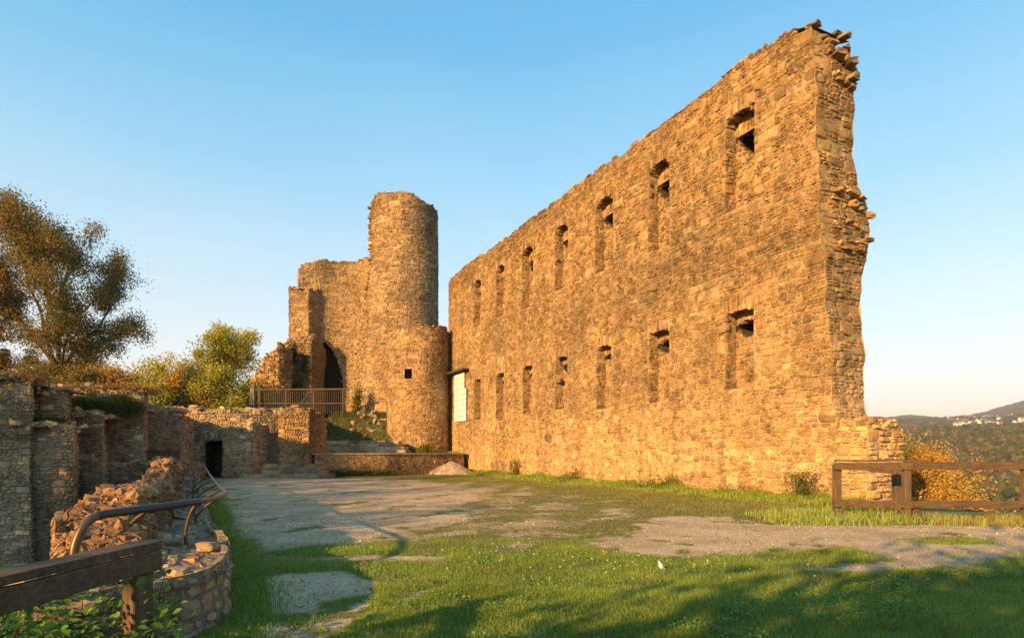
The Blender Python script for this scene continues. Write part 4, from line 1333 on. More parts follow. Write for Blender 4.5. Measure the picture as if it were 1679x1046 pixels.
def build_right_fence():
    o = empty('post_and_rail_fence', (9, 14.4, 0), 'brown post and rail fence before the valley view beside the wall stub', 'fence')
    for (x, y, z) in ((7.75, 14.55, 1.3), (9.12, 14.1, 1.3), (9.33, 14.1, .38), (11.75, 13.95, 1.3)):
        mb = MB()
        box(mb, (x - .075, y - .075, -.6), (x + .075, y + .075, z), (.2, .2, .2), .05, None, .012)
        mb.build('post', M_TIMBER_POST, o)
    for z, h in ((1.27, .17), (.39, .16)):
        mb = MB()
        beam(mb, (7.63, 14.45, z - .02), (9.2, 14.0, z - .01), .07, h)
        beam(mb, (9.205, 13.99, z), (15.2, 13.75, z + .02), .07, h)
        mb.build('rail', M_TIMBER, o)
    mb = MB()
    beam(mb, (7.66, 14.47, 1.385), (9.5, 13.98, 1.395), .2, .035)
    mb.build('top_board', M_TIMBER, o)
    g = empty('old_fence', (9.6, 15.4, 0), 'short older timber post and rail standing just behind the brown fence', 'fence')
    mb = MB()
    box(mb, (9.55, 15.2, -1.2), (9.72, 15.36, 1.2), (.2, .2, .2), .1, None, .015)
    mb.build('post', M_TIMBER_POST, g)
    mb = MB()
    beam(mb, (9.0, 15.42, 1.16), (9.75, 15.4, 1.08), .06, .12)
    mb.build('rail', M_TIMBER_POST, g)
build_right_fence()

#@@PLANTS
# ------------------------------------------------------------------ foliage helpers

def leaves(mb, p, size, c, up=.3, fold=.25, ratio=.6):
    """n folded leaves, each two quads hinged on the midrib"""
    n = len(p)
    if not n:
        return
    size = np.broadcast_to(np.asarray(size, float), (n,))[:, None]
    nrm = unit(rng.normal(0, 1, (n, 3)) + np.array((0, 0, up)))
    d = unit(np.cross(nrm, rng.normal(0, 1, (n, 3))))
    s = np.cross(nrm, d)
    a = p - d * size * .5
    b = p + d * size * .5
    w = size * ratio * .5
    l1 = p - d * size * .08 + s * w + nrm * size * fold * .5
    r1 = p - d * size * .08 - s * w + nrm * size * fold * .5
    v = np.stack([a, l1, b, r1], 1).reshape(-1, 3)
    o = (np.arange(n) * 4)[:, None]
    mb.add(v, [np.concatenate([o + np.array([[0, 2, 1]]), o + np.array([[0, 3, 2]])])], np.repeat(c, 4, 0))

def blades(mb, p, h, w, c, lean=.35, tri=False):
    n = len(p)
    if not n:
        return
    h = np.broadcast_to(np.asarray(h, float), (n,))[:, None]
    a = rng.uniform(0, 6.283, n)
    s = np.stack([np.cos(a), np.sin(a), 0 * a], -1)
    b = rng.uniform(0, 6.283, n)
    k = np.abs(rng.normal(0, lean, n))[:, None]
    d = np.stack([np.cos(b), np.sin(b), 0 * b], -1) * k
    up = np.array((0, 0, 1.0))
    w = np.broadcast_to(np.asarray(w, float), (n,))[:, None] * .5
    tip = p + (up * (1 - .3 * np.minimum(k, 1)) + d) * h
    if tri:
        v = np.stack([p - s * w, p + s * w, tip], 1).reshape(-1, 3)
        o = (np.arange(n) * 3)[:, None]
        mb.add(v, [o + np.array([[0, 1, 2]])], np.repeat(c, 3, 0))
    else:
        m = p + (up * .62 + d * .35) * h
        v = np.stack([p - s * w, p + s * w, m - s * w * .75, m + s * w * .75, tip], 1).reshape(-1, 3)
        o = (np.arange(n) * 5)[:, None]
        mb.add(v, [o + np.array([[0, 1, 3, 2]]), o + np.array([[2, 3, 4]])], np.repeat(c, 5, 0))

GREENS = np.array([(.18, .31, .042), (.23, .36, .052), (.145, .255, .036), (.31, .37, .065), (.25, .29, .065)])
DRY = np.array([(.29, .225, .075), (.24, .19, .06), (.33, .245, .1)])

def build_grass():
    mb = MB()
    # near lawn
    def scatter(n, x0, x1, y0, y1, minmask, hfun, w, pal, drypart, tri, power=1.0):
        x, y = rng.uniform(x0, x1, n), rng.uniform(y0, y1, n)
        k = (np.abs(x) < .87 * y + .4)
        x, y = x[k], y[k]
        g = grass_mask(x, y)
        g = np.clip((g + .35 * fbm(x, y, 77, 4, 4.0) - minmask) / (1 - minmask), 0, 1) ** power
        k = rng.random(len(x)) < g
        x, y, g = x[k], y[k], g[k]
        xp = np.interp(y, PR[1:, 1], PR[1:, 0])
        k = (x > xp + .02) & (wall_dist(x, y) > .02)
        k &= ~((y > 36.7) & (x < -4))
        x, y, g = x[k], y[k], g[k]
        n = len(x)
        z = height(x, y) - .01
        c = pick(pal, n, .65, 1.35)
        pat = fbm(x, y, 55, 4, 1.3)[:, None]
        c = c * (1 + .3 * pat)
        d = rng.random(n) < drypart + .1 * pat[:, 0]
        c[d] = pick(DRY, d.sum(), .7, 1.2)
        h = hfun(x, y, g) * rng.uniform(.55, 1.35, n)
        blades(mb, np.stack([x, y, z], -1), h, w, np.clip(c, .005, .6), .45, tri)
    lawn_h = lambda x, y, g: .035 + .045 * g + .02 * fbm(x, y, 15, 3, 2.0)
    scatter(230000, -3.2, 6.0, 5.0, 7.2, .35, lawn_h, .0042, GREENS, .1, False)
    scatter(230000, -4, 9.5, 7.2, 11.0, .35, lawn_h, .0055, GREENS, .12, True)
    scatter(330000, -10, 13.5, 10.5, 40, .30, lambda x, y, g: .02 + .05 * g, .009, GREENS * np.array((1.15, .95, 1.1)), .55, True)
    # coarse loose gravel and fallen leaves lying on the worn parts
    gb = MB()
    n = 42000
    y = 5 + 17 * rng.random(n) ** 1.8
    x = rng.uniform(-1, 1, n) * (.86 * y + .3)
    g = grass_mask(x, y)
    xp = np.interp(y, PR[1:, 1], PR[1:, 0])
    k = (g < .5) & (x > xp + .1) & (wall_dist(x, y) > .1)
    x, y = x[k], y[k]
    sz = rng.uniform(.006, .014, len(x)) * (1 + .9 * (rng.random(len(x)) < .04)) * np.clip(y / 10, .8, 1.3)
    v = np.stack([x, y, height(x, y) + sz * .15], -1)
    base = np.array([(1, 0, 0), (0, 1, 0), (-1, 0, 0), (0, -1, 0), (0, 0, 1.0)])
    a = rng.uniform(0, 6.28, len(x))
    ca, sa = np.cos(a)[:, None], np.sin(a)[:, None]
    b5 = base[None] * sz[:, None, None] * rng.uniform(.6, 1.3, (len(x), 5, 1))
    b5 = np.stack([b5[..., 0] * ca - b5[..., 1] * sa, b5[..., 0] * sa + b5[..., 1] * ca, b5[..., 2]], -1) + v[:, None]
    o5 = (np.arange(len(x)) * 5)[:, None, None]
    gb.add(b5.reshape(-1, 3), [(np.array([(0, 1, 4), (1, 2, 4), (2, 3, 4), (3, 0, 4)])[None] + o5).reshape(-1, 3)], np.repeat(pick(np.array([(.34, .28, .2), (.42, .36, .27), (.26, .21, .15), (.5, .43, .32)]), len(x)), 5, 0))
    o = gb.build('gravel', M_STONE)
    tag(o, 'loose gravel stones lying on the bare parts of the court', 'gravel', None, 'stuff')
    lb = MB()
    n = 900
    y = 5 + 16 * rng.random(n) ** 1.6
    x = rng.uniform(-1, 1, n) * .86 * y
    xp = np.interp(y, PR[1:, 1], PR[1:, 0])
    k = (x > xp + .1) & (wall_dist(x, y) > .1)
    x, y = x[k], y[k]
    leaves(lb, np.stack([x, y, height(x, y) + .035], -1), rng.uniform(.03, .07, len(x)), pick(np.array([(.3, .17, .05), (.24, .13, .04), (.36, .24, .07)]), len(x)), 3.0)
    o = lb.build('leaves', M_GRASS)
    tag(o, 'fallen brown leaves scattered over lawn and gravel', 'fallen leaves', None, 'stuff')
    # rank grass: along the parapet, along the hall wall, under the fence
    tall = lambda x, y, g: np.where(wall_dist(x, y) < 2.0, .16 + .14 * fbm(x, y, 18, 3, 1.6), .1) 
    n = 110000
    t = rng.uniform(-1.2, 33, n)
    dd = np.abs(rng.normal(0, .6, n)) + .05
    p = P0 + np.outer(t, D) - np.outer(dd, NB)
    k = rng.random(n) < np.clip(.62 + .5 * fbm(p[:, 0], p[:, 1], 19, 3, 1.2), .05, 1)
    p, dd, t = p[k], dd[k], t[k]
    p[:, 2] = height(p[:, 0], p[:, 1]) - .02
    hh = (.27 + .2 * fbm(p[:, 0], p[:, 1], 18, 3, 1.5)) * np.clip(1.15 - dd * .45, .25, 1) * rng.uniform(.5, 1.4, len(p)) * np.interp(t, [0, 20, 33], [1, 1, .6])
    c = pick(GREENS * np.array((1.25, 1.15, 1)), len(p), .7, 1.3)
    d = rng.random(len(p)) < .2
    c[d] = pick(DRY, d.sum())
    blades(mb, p, np.clip(hh, .04, .6), .014, c, .4, False)
    n = 16000
    t = rng.uniform(-.6, 31, n)
    k = fbm(t, t * .3, 93, 4, .9) > .05
    t = t[k]
    dd = np.abs(rng.normal(0, .4, len(t))) + .05
    p = P0 + np.outer(t, D) - np.outer(dd, NB)
    p[:, 2] = height(p[:, 0], p[:, 1]) + rng.uniform(.03, .42, len(t)) * np.clip(1.1 - dd * .7, .2, 1) * np.interp(t, [0, 20, 33], [1, 1, .6])
    leaves(mb, p, rng.uniform(.035, .08, len(t)), pick(GREENS * np.array((.9, .85, 1)), len(t), .6, 1.2), .8)
    n = 26000
    x, y = rng.uniform(5.8, 15, n), rng.uniform(13.1, 15.6, n)
    k = (rng.random(n) < np.clip(.5 + .6 * fbm(x, y, 23, 3, 1.6), 0, 1)) & (wall_dist(x, y) > .02)
    x, y = x[k], y[k]
    c = pick(DRY * 1.1, len(x), .7, 1.3)
    d = rng.random(len(x)) < np.where(x < 9.2, .65, .3)
    c[d] = pick(GREENS * 1.3, d.sum())
    blades(mb, np.stack([x, y, height(x, y) - .03], -1), (.2 + .13 * fbm(x, y, 24, 3, 1.3)) * rng.uniform(.5, 1.5, len(x)), .012, c, .4, False)
    n = 45000
    y = rng.uniform(4.6, 20, n) ** 1.0
    x = np.interp(y, PR[1:, 1], PR[1:, 0]) + np.abs(rng.normal(0, .3, n)) + .03
    k = rng.random(n) < np.clip(.7 + .4 * fbm(x, y, 26, 3, 1.6), 0, 1)
    x, y = x[k], y[k]
    blades(mb, np.stack([x, y, height(x, y) - .02], -1), (.1 + .06 * fbm(x, y, 27, 3, 1.5)) * rng.uniform(.5, 1.5, len(x)), .007, pick(GREENS, len(x), .6, 1.3), .5, False)
    # bank below the keep
    n = 26000
    x, y = rng.uniform(-15, -5, n), rng.uniform(45.4, 53, n)
    z = height(x, y)
    blades(mb, np.stack([x, y, z - .03], -1), rng.uniform(.12, .5, n), .03, np.where(rng.random((n, 1)) < .5, pick(DRY * .45, n), pick(GREENS * .3, n, .5, 1.2)), .5, True)  # dry and green blades, both darkened to stand for shade on the bank
    o = mb.build('grass', M_GRASS)
    tag(o, 'short lawn grass and rank tufts growing over the court', 'grass', None, 'stuff')
    # clover and other broad-leaved weeds among the grass
    wb = MB()
    n = 60000
    y = 5 + 6.5 * rng.random(n) ** 1.3
    x = rng.uniform(-1, 1, n) * .88 * y
    xp = np.interp(y, PR[1:, 1], PR[1:, 0])
    k = (x > xp + .05) & (grass_mask(x, y) > .55) & (fbm(x, y, 88, 4, 2.2) > .12)
    x, y = x[k], y[k]
    leaves(wb, np.stack([x, y, height(x, y) + rng.uniform(.02, .075, len(x))], -1), rng.uniform(.016, .034, len(x)), pick(np.array([(.12, .24, .04), (.16, .29, .05), (.2, .3, .07)]), len(x), .6, 1.3), 1.6, .25, .95)
    o = wb.build('clover', M_GRASS)
    tag(o, 'patches of clover and broad leaved weeds in the lawn', 'clover', None, 'stuff')
    # clover heads
    fb = MB()
    n = 120
    x, y = rng.normal(1.5, 1.5, n), rng.normal(8.9, .7, n)
    k = (grass_mask(x, y) > .4)
    x, y = x[k], y[k]
    n = len(x)
    chunks(fb, np.stack([x, y, height(x, y) + rng.uniform(.05, .085, n)], -1), np.full((n, 3), .019) * rng.uniform(.7, 1.25, (n, 1)), pick(np.array([(.62, .56, .46), (.7, .66, .56)]), n, .8, 1.1), .9, .06)
    o = fb.build('clover_flowers', M_GRASS)
    tag(o, 'small white clover heads scattered in the lawn', 'flowers', None, 'stuff')
build_grass()

def build_feather():
    mb = MB()
    n = 7
    p = []
    x0, y0 = 2.05, 8.35
    z0 = float(height(x0, y0)) + .02
    for k in range(n):
        t = k / (n - 1)
        w = .034 * (1 - t) ** .7 * (.45 + .8 * min(1, t * 4)) + .003
        cx = x0 - .05 * t + .015 * math.sin(3 * t)
        p += [(cx - w, y0 + .02 * t, z0 + .12 * t), (cx, y0 - .008, z0 + .12 * t + .002), (cx + w, y0 + .02 * t, z0 + .12 * t)]
    q = [(3 * k + i, 3 * k + i + 1, 3 * k + i + 4, 3 * k + i + 3) for k in range(n - 1) for i in (0, 1)]
    mb.add(p, [np.array(q)], (.85, .85, .82))
    o = mb.build('feather', plain_mat('white_down', (.8, .8, .78), .8, 0, .05), None, (x0, y0, z0), True)
    s = o.modifiers.new('thickness', 'SOLIDIFY')
    s.thickness = .002
    tag(o, 'small white feather standing upright in the lawn', 'feather')
build_feather()

def build_bank_rocks():
    mb = MB()
    n = 240
    x, y = rng.uniform(-13.8, -6.5, n), rng.uniform(45.6, 52, n)
    k = rng.random(n) < np.clip(.5 + .7 * fbm(x, y, 71, 3, .8), .05, 1)
    x, y = x[k], y[k]
    n = len(x)
    chunks(mb, np.stack([x, y, height(x, y) + .05], -1), np.stack([rng.uniform(.2, .8, n), rng.uniform(.2, .6, n), rng.uniform(.15, .45, n)], -1), pick(SHADE, n, .7, 1.1), .1, .1, None, .3)
    o = mb.build('rubble', M_MOSSY)
    tag(o, 'scattered stones poking out of the grassy bank below the keep', 'rubble', None, 'stuff')
build_bank_rocks()

def build_heap():
    mb = MB()
    cx, cy = -4.35, 43.6
    X, Y = np.meshgrid(np.linspace(-2.2, 2.2, 50), np.linspace(-1.6, 1.6, 40), indexing='ij')
    r = np.hypot(X / 1.7, Y / 1.3)
    Z = .95 * np.clip(1 - r, -.12, 1) ** 1.0 + .05 * fbm(X, Y, 91, 4, 3)
    Z = np.where(r < 1, .95 * (1 - r) ** .85, -.15) + .05 * fbm(X, Y, 91, 4, 3)
    mb.add(np.stack([X + cx, Y + cy, Z], -1).reshape(-1, 3), [quadgrid(50, 40)], (.36, .28, .2))
    n = 160
    a, q = rng.uniform(0, 6.28, n), rng.uniform(.3, 1.1, n)
    chunks(mb, np.stack([cx + 1.7 * q * np.cos(a), cy + 1.3 * q * np.sin(a), .95 * np.clip(1 - q, 0, 1)], -1), np.full((n, 3), .08) * rng.uniform(.5, 1.8, (n, 1)), pick(np.array([(.36, .29, .21)]), n), .4, .12)
    o = mb.build('sand_heap', M_STONE, None, (cx, cy, 0), True)
    tag(o, 'small heap of pale earth against the far foot of the hall wall', 'earth heap')
build_heap()

# ------------------------------------------------------------------ trees
def tree(name, label, base, h, crown_r, trunk_r, pal, nleaf, lsize, seed, group=None, first=.3, spread=.9, levels=5, lean=(0, 0), cat='tree', bushy=0.0, upl=.25, barefrac=0.0):
    rs = np.random.default_rng(seed)
    o = empty(name, base, label, cat, group)
    tb = MB()
    tips = []
    base = np.array(base, float)
    cz, rz = h * (first * .75 + 1) / 2, h * (1 - first * .75) / 2
    def reach(p, d):                              # distance to the crown's outline in direction d
        q = (p - base - np.array((0, 0, cz))) / np.array((crown_r, crown_r, rz))
        e = d / np.array((crown_r, crown_r, rz))
        A, B, C = e @ e, 2 * q @ e, q @ q - 1
        k = B * B - 4 * A * C
        return max(.3, (-B + math.sqrt(k)) / (2 * A)) if k > 0 else .6
    def grow(p, d, L, r, lev):
        n = 6
        pts, q, dd = [p], p, d
        for k in range(n):
            dd = unit(dd + rs.normal(0, .09 + .035 * lev, 3) + np.array((0, 0, .1 * upl)))
            q = q + dd * L / n
            pts.append(q)
        tube(tb, pts, np.linspace(r, max(r * .35, .006), n + 1), sides=7 if lev < 2 else 4, cap=False)
        if lev >= 2:
            for k in range(2, n + 1):
                tips.append((pts[k], dd, lev))
        if lev >= levels:
            return
        nb = (9, 8, 6, 4)[min(lev, 3)]
        for j in range(nb):
            t = rs.uniform(.22, 1.0)
            i = min(n - 1, int(t * n))
            pp = pts[i] + (pts[i + 1] - pts[i]) * (t * n - i)
            perp = unit(np.cross(dd, rs.normal(0, 1, 3)))
            sp = spread * rs.uniform(.45, 1.0)
            nd = unit(dd * math.cos(sp) + perp * math.sin(sp) + np.array((0, 0, upl * rs.uniform(-.3, 1))))
            grow(pp, nd, min(L * rs.uniform(.32, .55), reach(pp, nd) * 1.05), r * (1 - .6 * t) * .55, lev + 1)
    th = h * first
    tp = [base + np.array((lean[0] * th * k, lean[1] * th * k, th * k)) + np.append(rs.normal(0, .03, 2) * th * (k > 0), 0) for k in (-.1, .15, .4, .7, 1.0)]
    tube(tb, catmull(tp, 3), np.interp(np.linspace(0, 1, 13), [0, .15, 1], [trunk_r * 1.35, trunk_r, trunk_r * .8]), sides=10, cap=False)
    nl = 9
    for j in range(nl):
        a = j * 2.4 + rs.uniform(-.5, .5)
        tilt = (.12, .3, .45, .6, .75, .9, 1.05, 1.2, 1.35)[j] * (spread + .15) * rs.uniform(.85, 1.15)
        d = unit(np.array((math.sin(tilt) * math.cos(a) + lean[0], math.sin(tilt) * math.sin(a) + lean[1], math.cos(tilt))))
        p = tp[-1] if j < 5 else tp[-2] + (tp[-1] - tp[-2]) * rs.random()
        grow(p, d, reach(p, d) * rs.uniform(.82, 1.02), trunk_r * rs.uniform(.26, .44), 1)
    T = np.array([t[0] for t in tips])
    tb.build('trunk', M_BARK, o)
    lb = MB()
    keepk = np.arange(len(T))
    if barefrac:
        hz = fbm(T[:, 0], T[:, 2], seed, 3, .6)
        keepk = keepk[hz > np.quantile(hz, barefrac)]
    w = rs.random(len(keepk)) ** 1.2
    w = w / w.sum()
    i = keepk[rng.choice(len(keepk), nleaf, p=w)]
    p = T[i] + rng.normal(0, 1, (nleaf, 3)) * lsize * (1.1 + bushy)
    n = nleaf
    pat = fbm(p[:, 0] + p[:, 1] * .5, p[:, 2], seed + 3, 4, .9)
    idx = np.clip(((pat * .5 + .5) * len(pal) + rng.normal(0, .8, n)).astype(int), 0, len(pal) - 1)
    c = np.asarray(pal)[idx] * rng.uniform(1.3, 2.8, (n, 1))
    leaves(lb, p, lsize * rng.uniform(.6, 1.3, n), np.clip(c, .005, .7))
    lb.build('crown', M_LEAF, o)
    return o

OLIVE_RUST = [(.05, .055, .014), (.075, .07, .016), (.11, .08, .018), (.16, .09, .018), (.085, .08, .02), (.045, .05, .014)]
ORANGE = [(.07, .08, .018), (.12, .11, .02), (.2, .12, .02), (.26, .15, .025), (.34, .17, .025), (.4, .2, .03), (.3, .13, .02)]
YGREEN = [(.12, .13, .018), (.19, .18, .024), (.26, .22, .028), (.16, .155, .02), (.3, .23, .03)]
GOLD = [(.16, .1, .02), (.28, .16, .025), (.36, .2, .03), (.24, .12, .02), (.12, .1, .02)]
build_trees = True
tree('autumn_tree', 'big thin autumn tree with rusty leaves whose dark trunk stands behind the left wall', (-43.4, 58, 4.4), 20.6, 8.6, .55, OLIVE_RUST, 120000, .2, 5, 'trees behind the left wall', .24, .95, 3, cat='tree', barefrac=.1, bushy=1.4)
tree('autumn_tree', 'leaning rusty tree cut off by the left edge of the picture', (-50.5, 58, 4.4), 21.5, 7.8, .42, [(.2, .12, .02), (.28, .15, .025), (.13, .09, .02), (.32, .17, .03)], 50000, .2, 12, 'trees behind the left wall', .25, .9, 3, lean=(-.1, 0))
tree('green_tree', 'yellow green tree with open crown left of the keep', (-26.2, 56, 4.2), 8.9, 4.0, .2, YGREEN, 19000, .2, 21, None, .32, .85, 3, bushy=.15)
for (x, y, z, h, r, pal, lab, s, nl) in ((-30.9, 48, 4.2, 4.4, 2.2, GOLD, 'orange bush on the wall top beside the big autumn tree', 31, 10000), (-28.6, 50, 4.2, 5.0, 2.3, YGREEN, 'pale green bush between the orange bush and the green tree', 32, 11000), (-26.4, 50, 4.2, 4.3, 2.2, ORANGE, 'rust orange bush in front of the yellow green tree', 33, 11000),
                                     (-24.0, 50.0, 4.2, 4.0, 2.1, YGREEN, 'bright yellow green bush standing beside the pale gate post', 34, 12000), (-28.6, 47, 4.0, 2.6, 1.8, YGREEN, 'low green bush hanging over the broken wall top', 35, 9000), (-32.3, 46.2, 4.2, 3.2, 2.2, OLIVE_RUST, 'dark olive shrub close under the big autumn tree', 37, 9000), (-36.5, 45.8, 4.2, 3.4, 2.4, OLIVE_RUST, 'dark shrub left of the big autumn tree trunk', 38, 9000), (-22.9, 52.8, 4.2, 2.8, 1.3, YGREEN, 'small bush below the rubble slope of the keep', 36, 3500)):
    tree('bush', lab, (x, y, z), h, r, .07, pal, nl, .19, s, 'bushes behind the ruined wall', .14, 1.0, 3, cat='bush', bushy=.9)
tree('orange_tree', 'round orange autumn tree on the slope behind the brown fence', (15.5, 22.4, -6.5), 9.3, 2.1, .2, ORANGE, 60000, .1, 41, None, .3, .9, 3, bushy=1.7)
tree('bush', 'dark low bush on the slope beyond the fence under the orange tree', (14.2, 18.6, -3.4), 2.6, 1.5, .06, [(.06, .07, .02), (.1, .1, .03), (.14, .09, .03)], 5000, .11, 42, None, .15, 1.0, 3, cat='bush', bushy=.9)

# trees and shrubs behind the photographer that throw the long evening shade over the court
def shade(tx, ty, back, tz, r, seed, nl):
    """a tree or shrub whose top throws its shadow to (tx, ty, tz)"""
    x, y = tx + to_sun.x / math.cos(SUN_EL) * back, ty + to_sun.y / math.cos(SUN_EL) * back
    z = float(height(x, y))
    top = back * math.tan(SUN_EL) + tz
    nl = int(nl * (max(1, r * .95) if back > 30 else .75))
    tree('shade_tree', 'leafy tree behind the viewpoint whose long evening shadow reaches the court', (x, y, z), top - z, r, .18, YGREEN, nl, .36, seed, 'trees behind the viewpoint', .2, .95, 2, bushy=1.1)
for _k, _a in enumerate([(4.2, 9.0, 22, 0, .9), (2.5, 7.2, 20, 0, .8), (5.2, 8.9, 22, 0, 1.3), (4.4, 8.7, 22, 0, 1.5), (6.4, 8.8, 22, 0, 1.5), (8.4, 8.9, 22, 0, 1.6), (10.4, 9.4, 22, 0, 1.7), (12.6, 9.8, 22, 0, 1.7), (6.5, 6.8, 17, 0, 1.4),
                         (-2.9, 14.2, 36, 1.3, 2.4), (-3.6, 19, 38, 1.3, 2.8), (-4.4, 26, 40, .7, 2.8), (-4.8, 34, 42, .6, 3), (-2.9, 42.5, 45, 2.6, 2.4), (-6.2, 14.5, 33, 0, 1.8), (-8, 22, 35, 0, 2.2), (-10, 30, 38, 0, 2.6),
                         (-21.6, 25, 36, 2.0, 2.0), (-18.9, 25.6, 38, 1.2, 2.0), (-19.5, 28.5, 40, 2.4, 2.4), (-19, 32, 42, 3.0, 2.6), (-18.2, 36, 42, 3.0, 2.6), (-16.5, 37.5, 44, 3.0, 3.0), (-13, 38.5, 46, 2.6, 2.8)]):
    shade(*_a, 300 + _k, 5200)

#@@WALLPLANTS
def wall_plants():
    def clump(name, label, pts, n, size, spread, pal, group):
        b = MB()
        pts = np.array(pts, float)
        i = rng.integers(0, len(pts), n)
        p = pts[i] + rng.normal(0, 1, (n, 3)) * np.array(spread)
        leaves(b, p, size * rng.uniform(.6, 1.4, n), pick(np.array(pal), n, .6, 1.3), .6)
        blades(b, pts[rng.integers(0, len(pts), n // 2)] + rng.normal(0, 1, (n // 2, 3)) * np.array(spread) * .8, size * 2.2, size * .25, pick(np.array(pal), n // 2, .6, 1.3), .7)
        c = pts.mean(0)
        o = b.build(name, M_LEAF, None, tuple(c))
        tag(o, label, 'wall plants', group)
    G = [(.07, .1, .02), (.1, .12, .025), (.13, .12, .03)]
    g = 'plants growing on the left walls'
    clump('wall_plants', 'green growth on the ledge of the stepped buttress', [(x, 25.8, 2.8) for x in np.linspace(-20.6, -19.0, 12)], 1600, .09, (.12, .14, .12), G, g)
    clump('wall_plants', 'green growth spilling over the top of the far buttress', [(-20.6 + 1.7 * t, 28.5 + 1.2 * t, 3.45 + .25 * abs(math.sin(5 * t)) + .3 * t) for t in np.linspace(0, 1, 14)], 2600, .1, (.2, .2, .22), G, g)
    clump('wall_plants', 'dark green creeper hanging on the broken wall face under the big tree', [(-21.2 + 2.6 * t, 30.35, 4.2 - .5 * t) for t in np.linspace(0, 1, 14)], 2600, .1, (.25, .2, .25), G, g)
    clump('wall_plants', 'orange brown bracken along the top of the near buttress', [(-23.5 + 3.7 * t, 25.1 + .2 * t, 4.55) for t in np.linspace(0, 1, 14)], 2200, .1, (.2, .25, .1), [(.3, .16, .05), (.22, .13, .05), (.36, .2, .06)], g)
    clump('wall_plants', 'rusty leaves lying along the wall top below the big tree', [(-22.0 + 3.4 * t, 30.8 + .2 * t, 4.8 - .1 * t) for t in np.linspace(0, 1, 14)], 2600, .11, (.3, .3, .1), [(.34, .17, .04), (.26, .14, .05), (.4, .22, .06)], g)
    clump('wall_plants', 'dark ivy on the overgrown pier of the keep', [(-19.9, 55.7, 6.5), (-19.5, 55.7, 7.2), (-20.3, 55.7, 5.6), (-18.9, 55.7, 9.5), (-20.1, 55.7, 10.4)], 1500, .15, (.35, .1, .6), [(.04, .055, .015), (.06, .075, .02)], 'plants on the keep')
    clump('wall_plants', 'small yellow green shrub at the foot of the keep by the railing end', [(-13.3, 52.2, 5.2), (-13.1, 52.0, 6.3)], 900, .14, (.25, .2, .5), YGREEN, 'plants on the keep')
    clump('wall_plants', 'bright weeds at the foot of the turret', [(-6.5, 44.6, 1.7), (-6.1, 44.7, 1.8), (-9.4, 45.2, 2.1)], 900, .12, (.25, .12, .2), YGREEN, 'plants on the keep')
    clump('wall_plants', 'green weeds along the foot of the terrace front', [(-12 + 4 * t, 38.4 + 2.2 * t, .15) for t in np.linspace(0, 1, 14)], 1500, .11, (.25, .12, .12), G, 'plants on the keep')
    for (t, z, lab) in ((21.5, .55, 'tall weed against the hall wall, farthest of the tall weeds'), (14.6, .3, 'broad bushy weed at the foot of the hall wall below the middle windows'), (7.2, .3, 'upright weed at the hall wall foot below the second nearest window'), (.9, .5, 'climbing weed on the hall wall beside its near corner')):
        c = P0 + D * t - NB * .35
        clump('wall_plants', lab, [(c[0], c[1], z * k) for k in (.2, .4, .7, 1.1, 1.6)], 650, .07, (.45 if z < .4 else .22, .3, .14), [(.1, .14, .025), (.14, .17, .03), (.09, .11, .02)], 'weeds at the foot of the hall wall')
wall_plants()

def build_creeper():
    o = empty('bramble', (-2.9, 3.8, 0), 'bright green leafy bramble growing up round the near fence post', 'bramble')
    sb, lb = MB(), MB()
    n = 0
    for k in range(150):
        x, y = random.uniform(-4.0, -2.52), random.uniform(3.3, 4.2)
        hgt = random.uniform(.3, .75) + (.1 if x > -2.8 else 0)
        p = np.array((x, y, -.2))
        pts = [p]
        d = unit(np.array((random.uniform(-.4, .5), random.uniform(-.4, .2), 1.0)))
        for j in range(7):
            d = unit(d + rng.normal(0, .22, 3) + np.array((0, 0, -.05)))
            p = p + d * (hgt + .2) / 6
            pts.append(p)
        tube(sb, pts, np.linspace(.006, .002, 8), (.12, .09, .05), 5)
        for q in pts[2:]:
            for m in range(6):
                c0 = q + rng.normal(0, .06, 3)
                s = random.uniform(.035, .08)
                nr = unit(np.array((random.uniform(-.6, .6), random.uniform(-.9, .3), 1.0)))
                dr = unit(np.cross(nr, rng.normal(0, 1, 3)))
                sr = np.cross(nr, dr)
                prof = [(-.5, 0), (-.3, .26), (.0, .36), (.3, .2), (.55, 0)]
                L = [c0 + dr * s * a + sr * s * b + nr * s * .22 * b for a, b in prof]
                Rr = [c0 + dr * s * a - sr * s * b + nr * s * .22 * b for a, b in prof[1:-1]]
                mid = [c0 + dr * s * a - nr * s * .05 for a in (-.3, 0, .3)]
                v = L + Rr + mid                     # 0-4 left, 5-7 right, 8-10 midrib
                lb.add(v, [np.array([(1, 8, 9, 2), (2, 9, 10, 3), (8, 5, 6, 9), (9, 6, 7, 10)]), np.array([(0, 8, 1), (3, 10, 4), (0, 5, 8), (7, 4, 10)])], pick(np.array([(.1, .22, .03), (.15, .28, .04), (.07, .15, .022), (.22, .32, .05)]), 1, .75, 1.3)[0])
    sb.build('stems', M_BARK, o)
    lb.build('leaves', M_LEAF, o)
build_creeper()

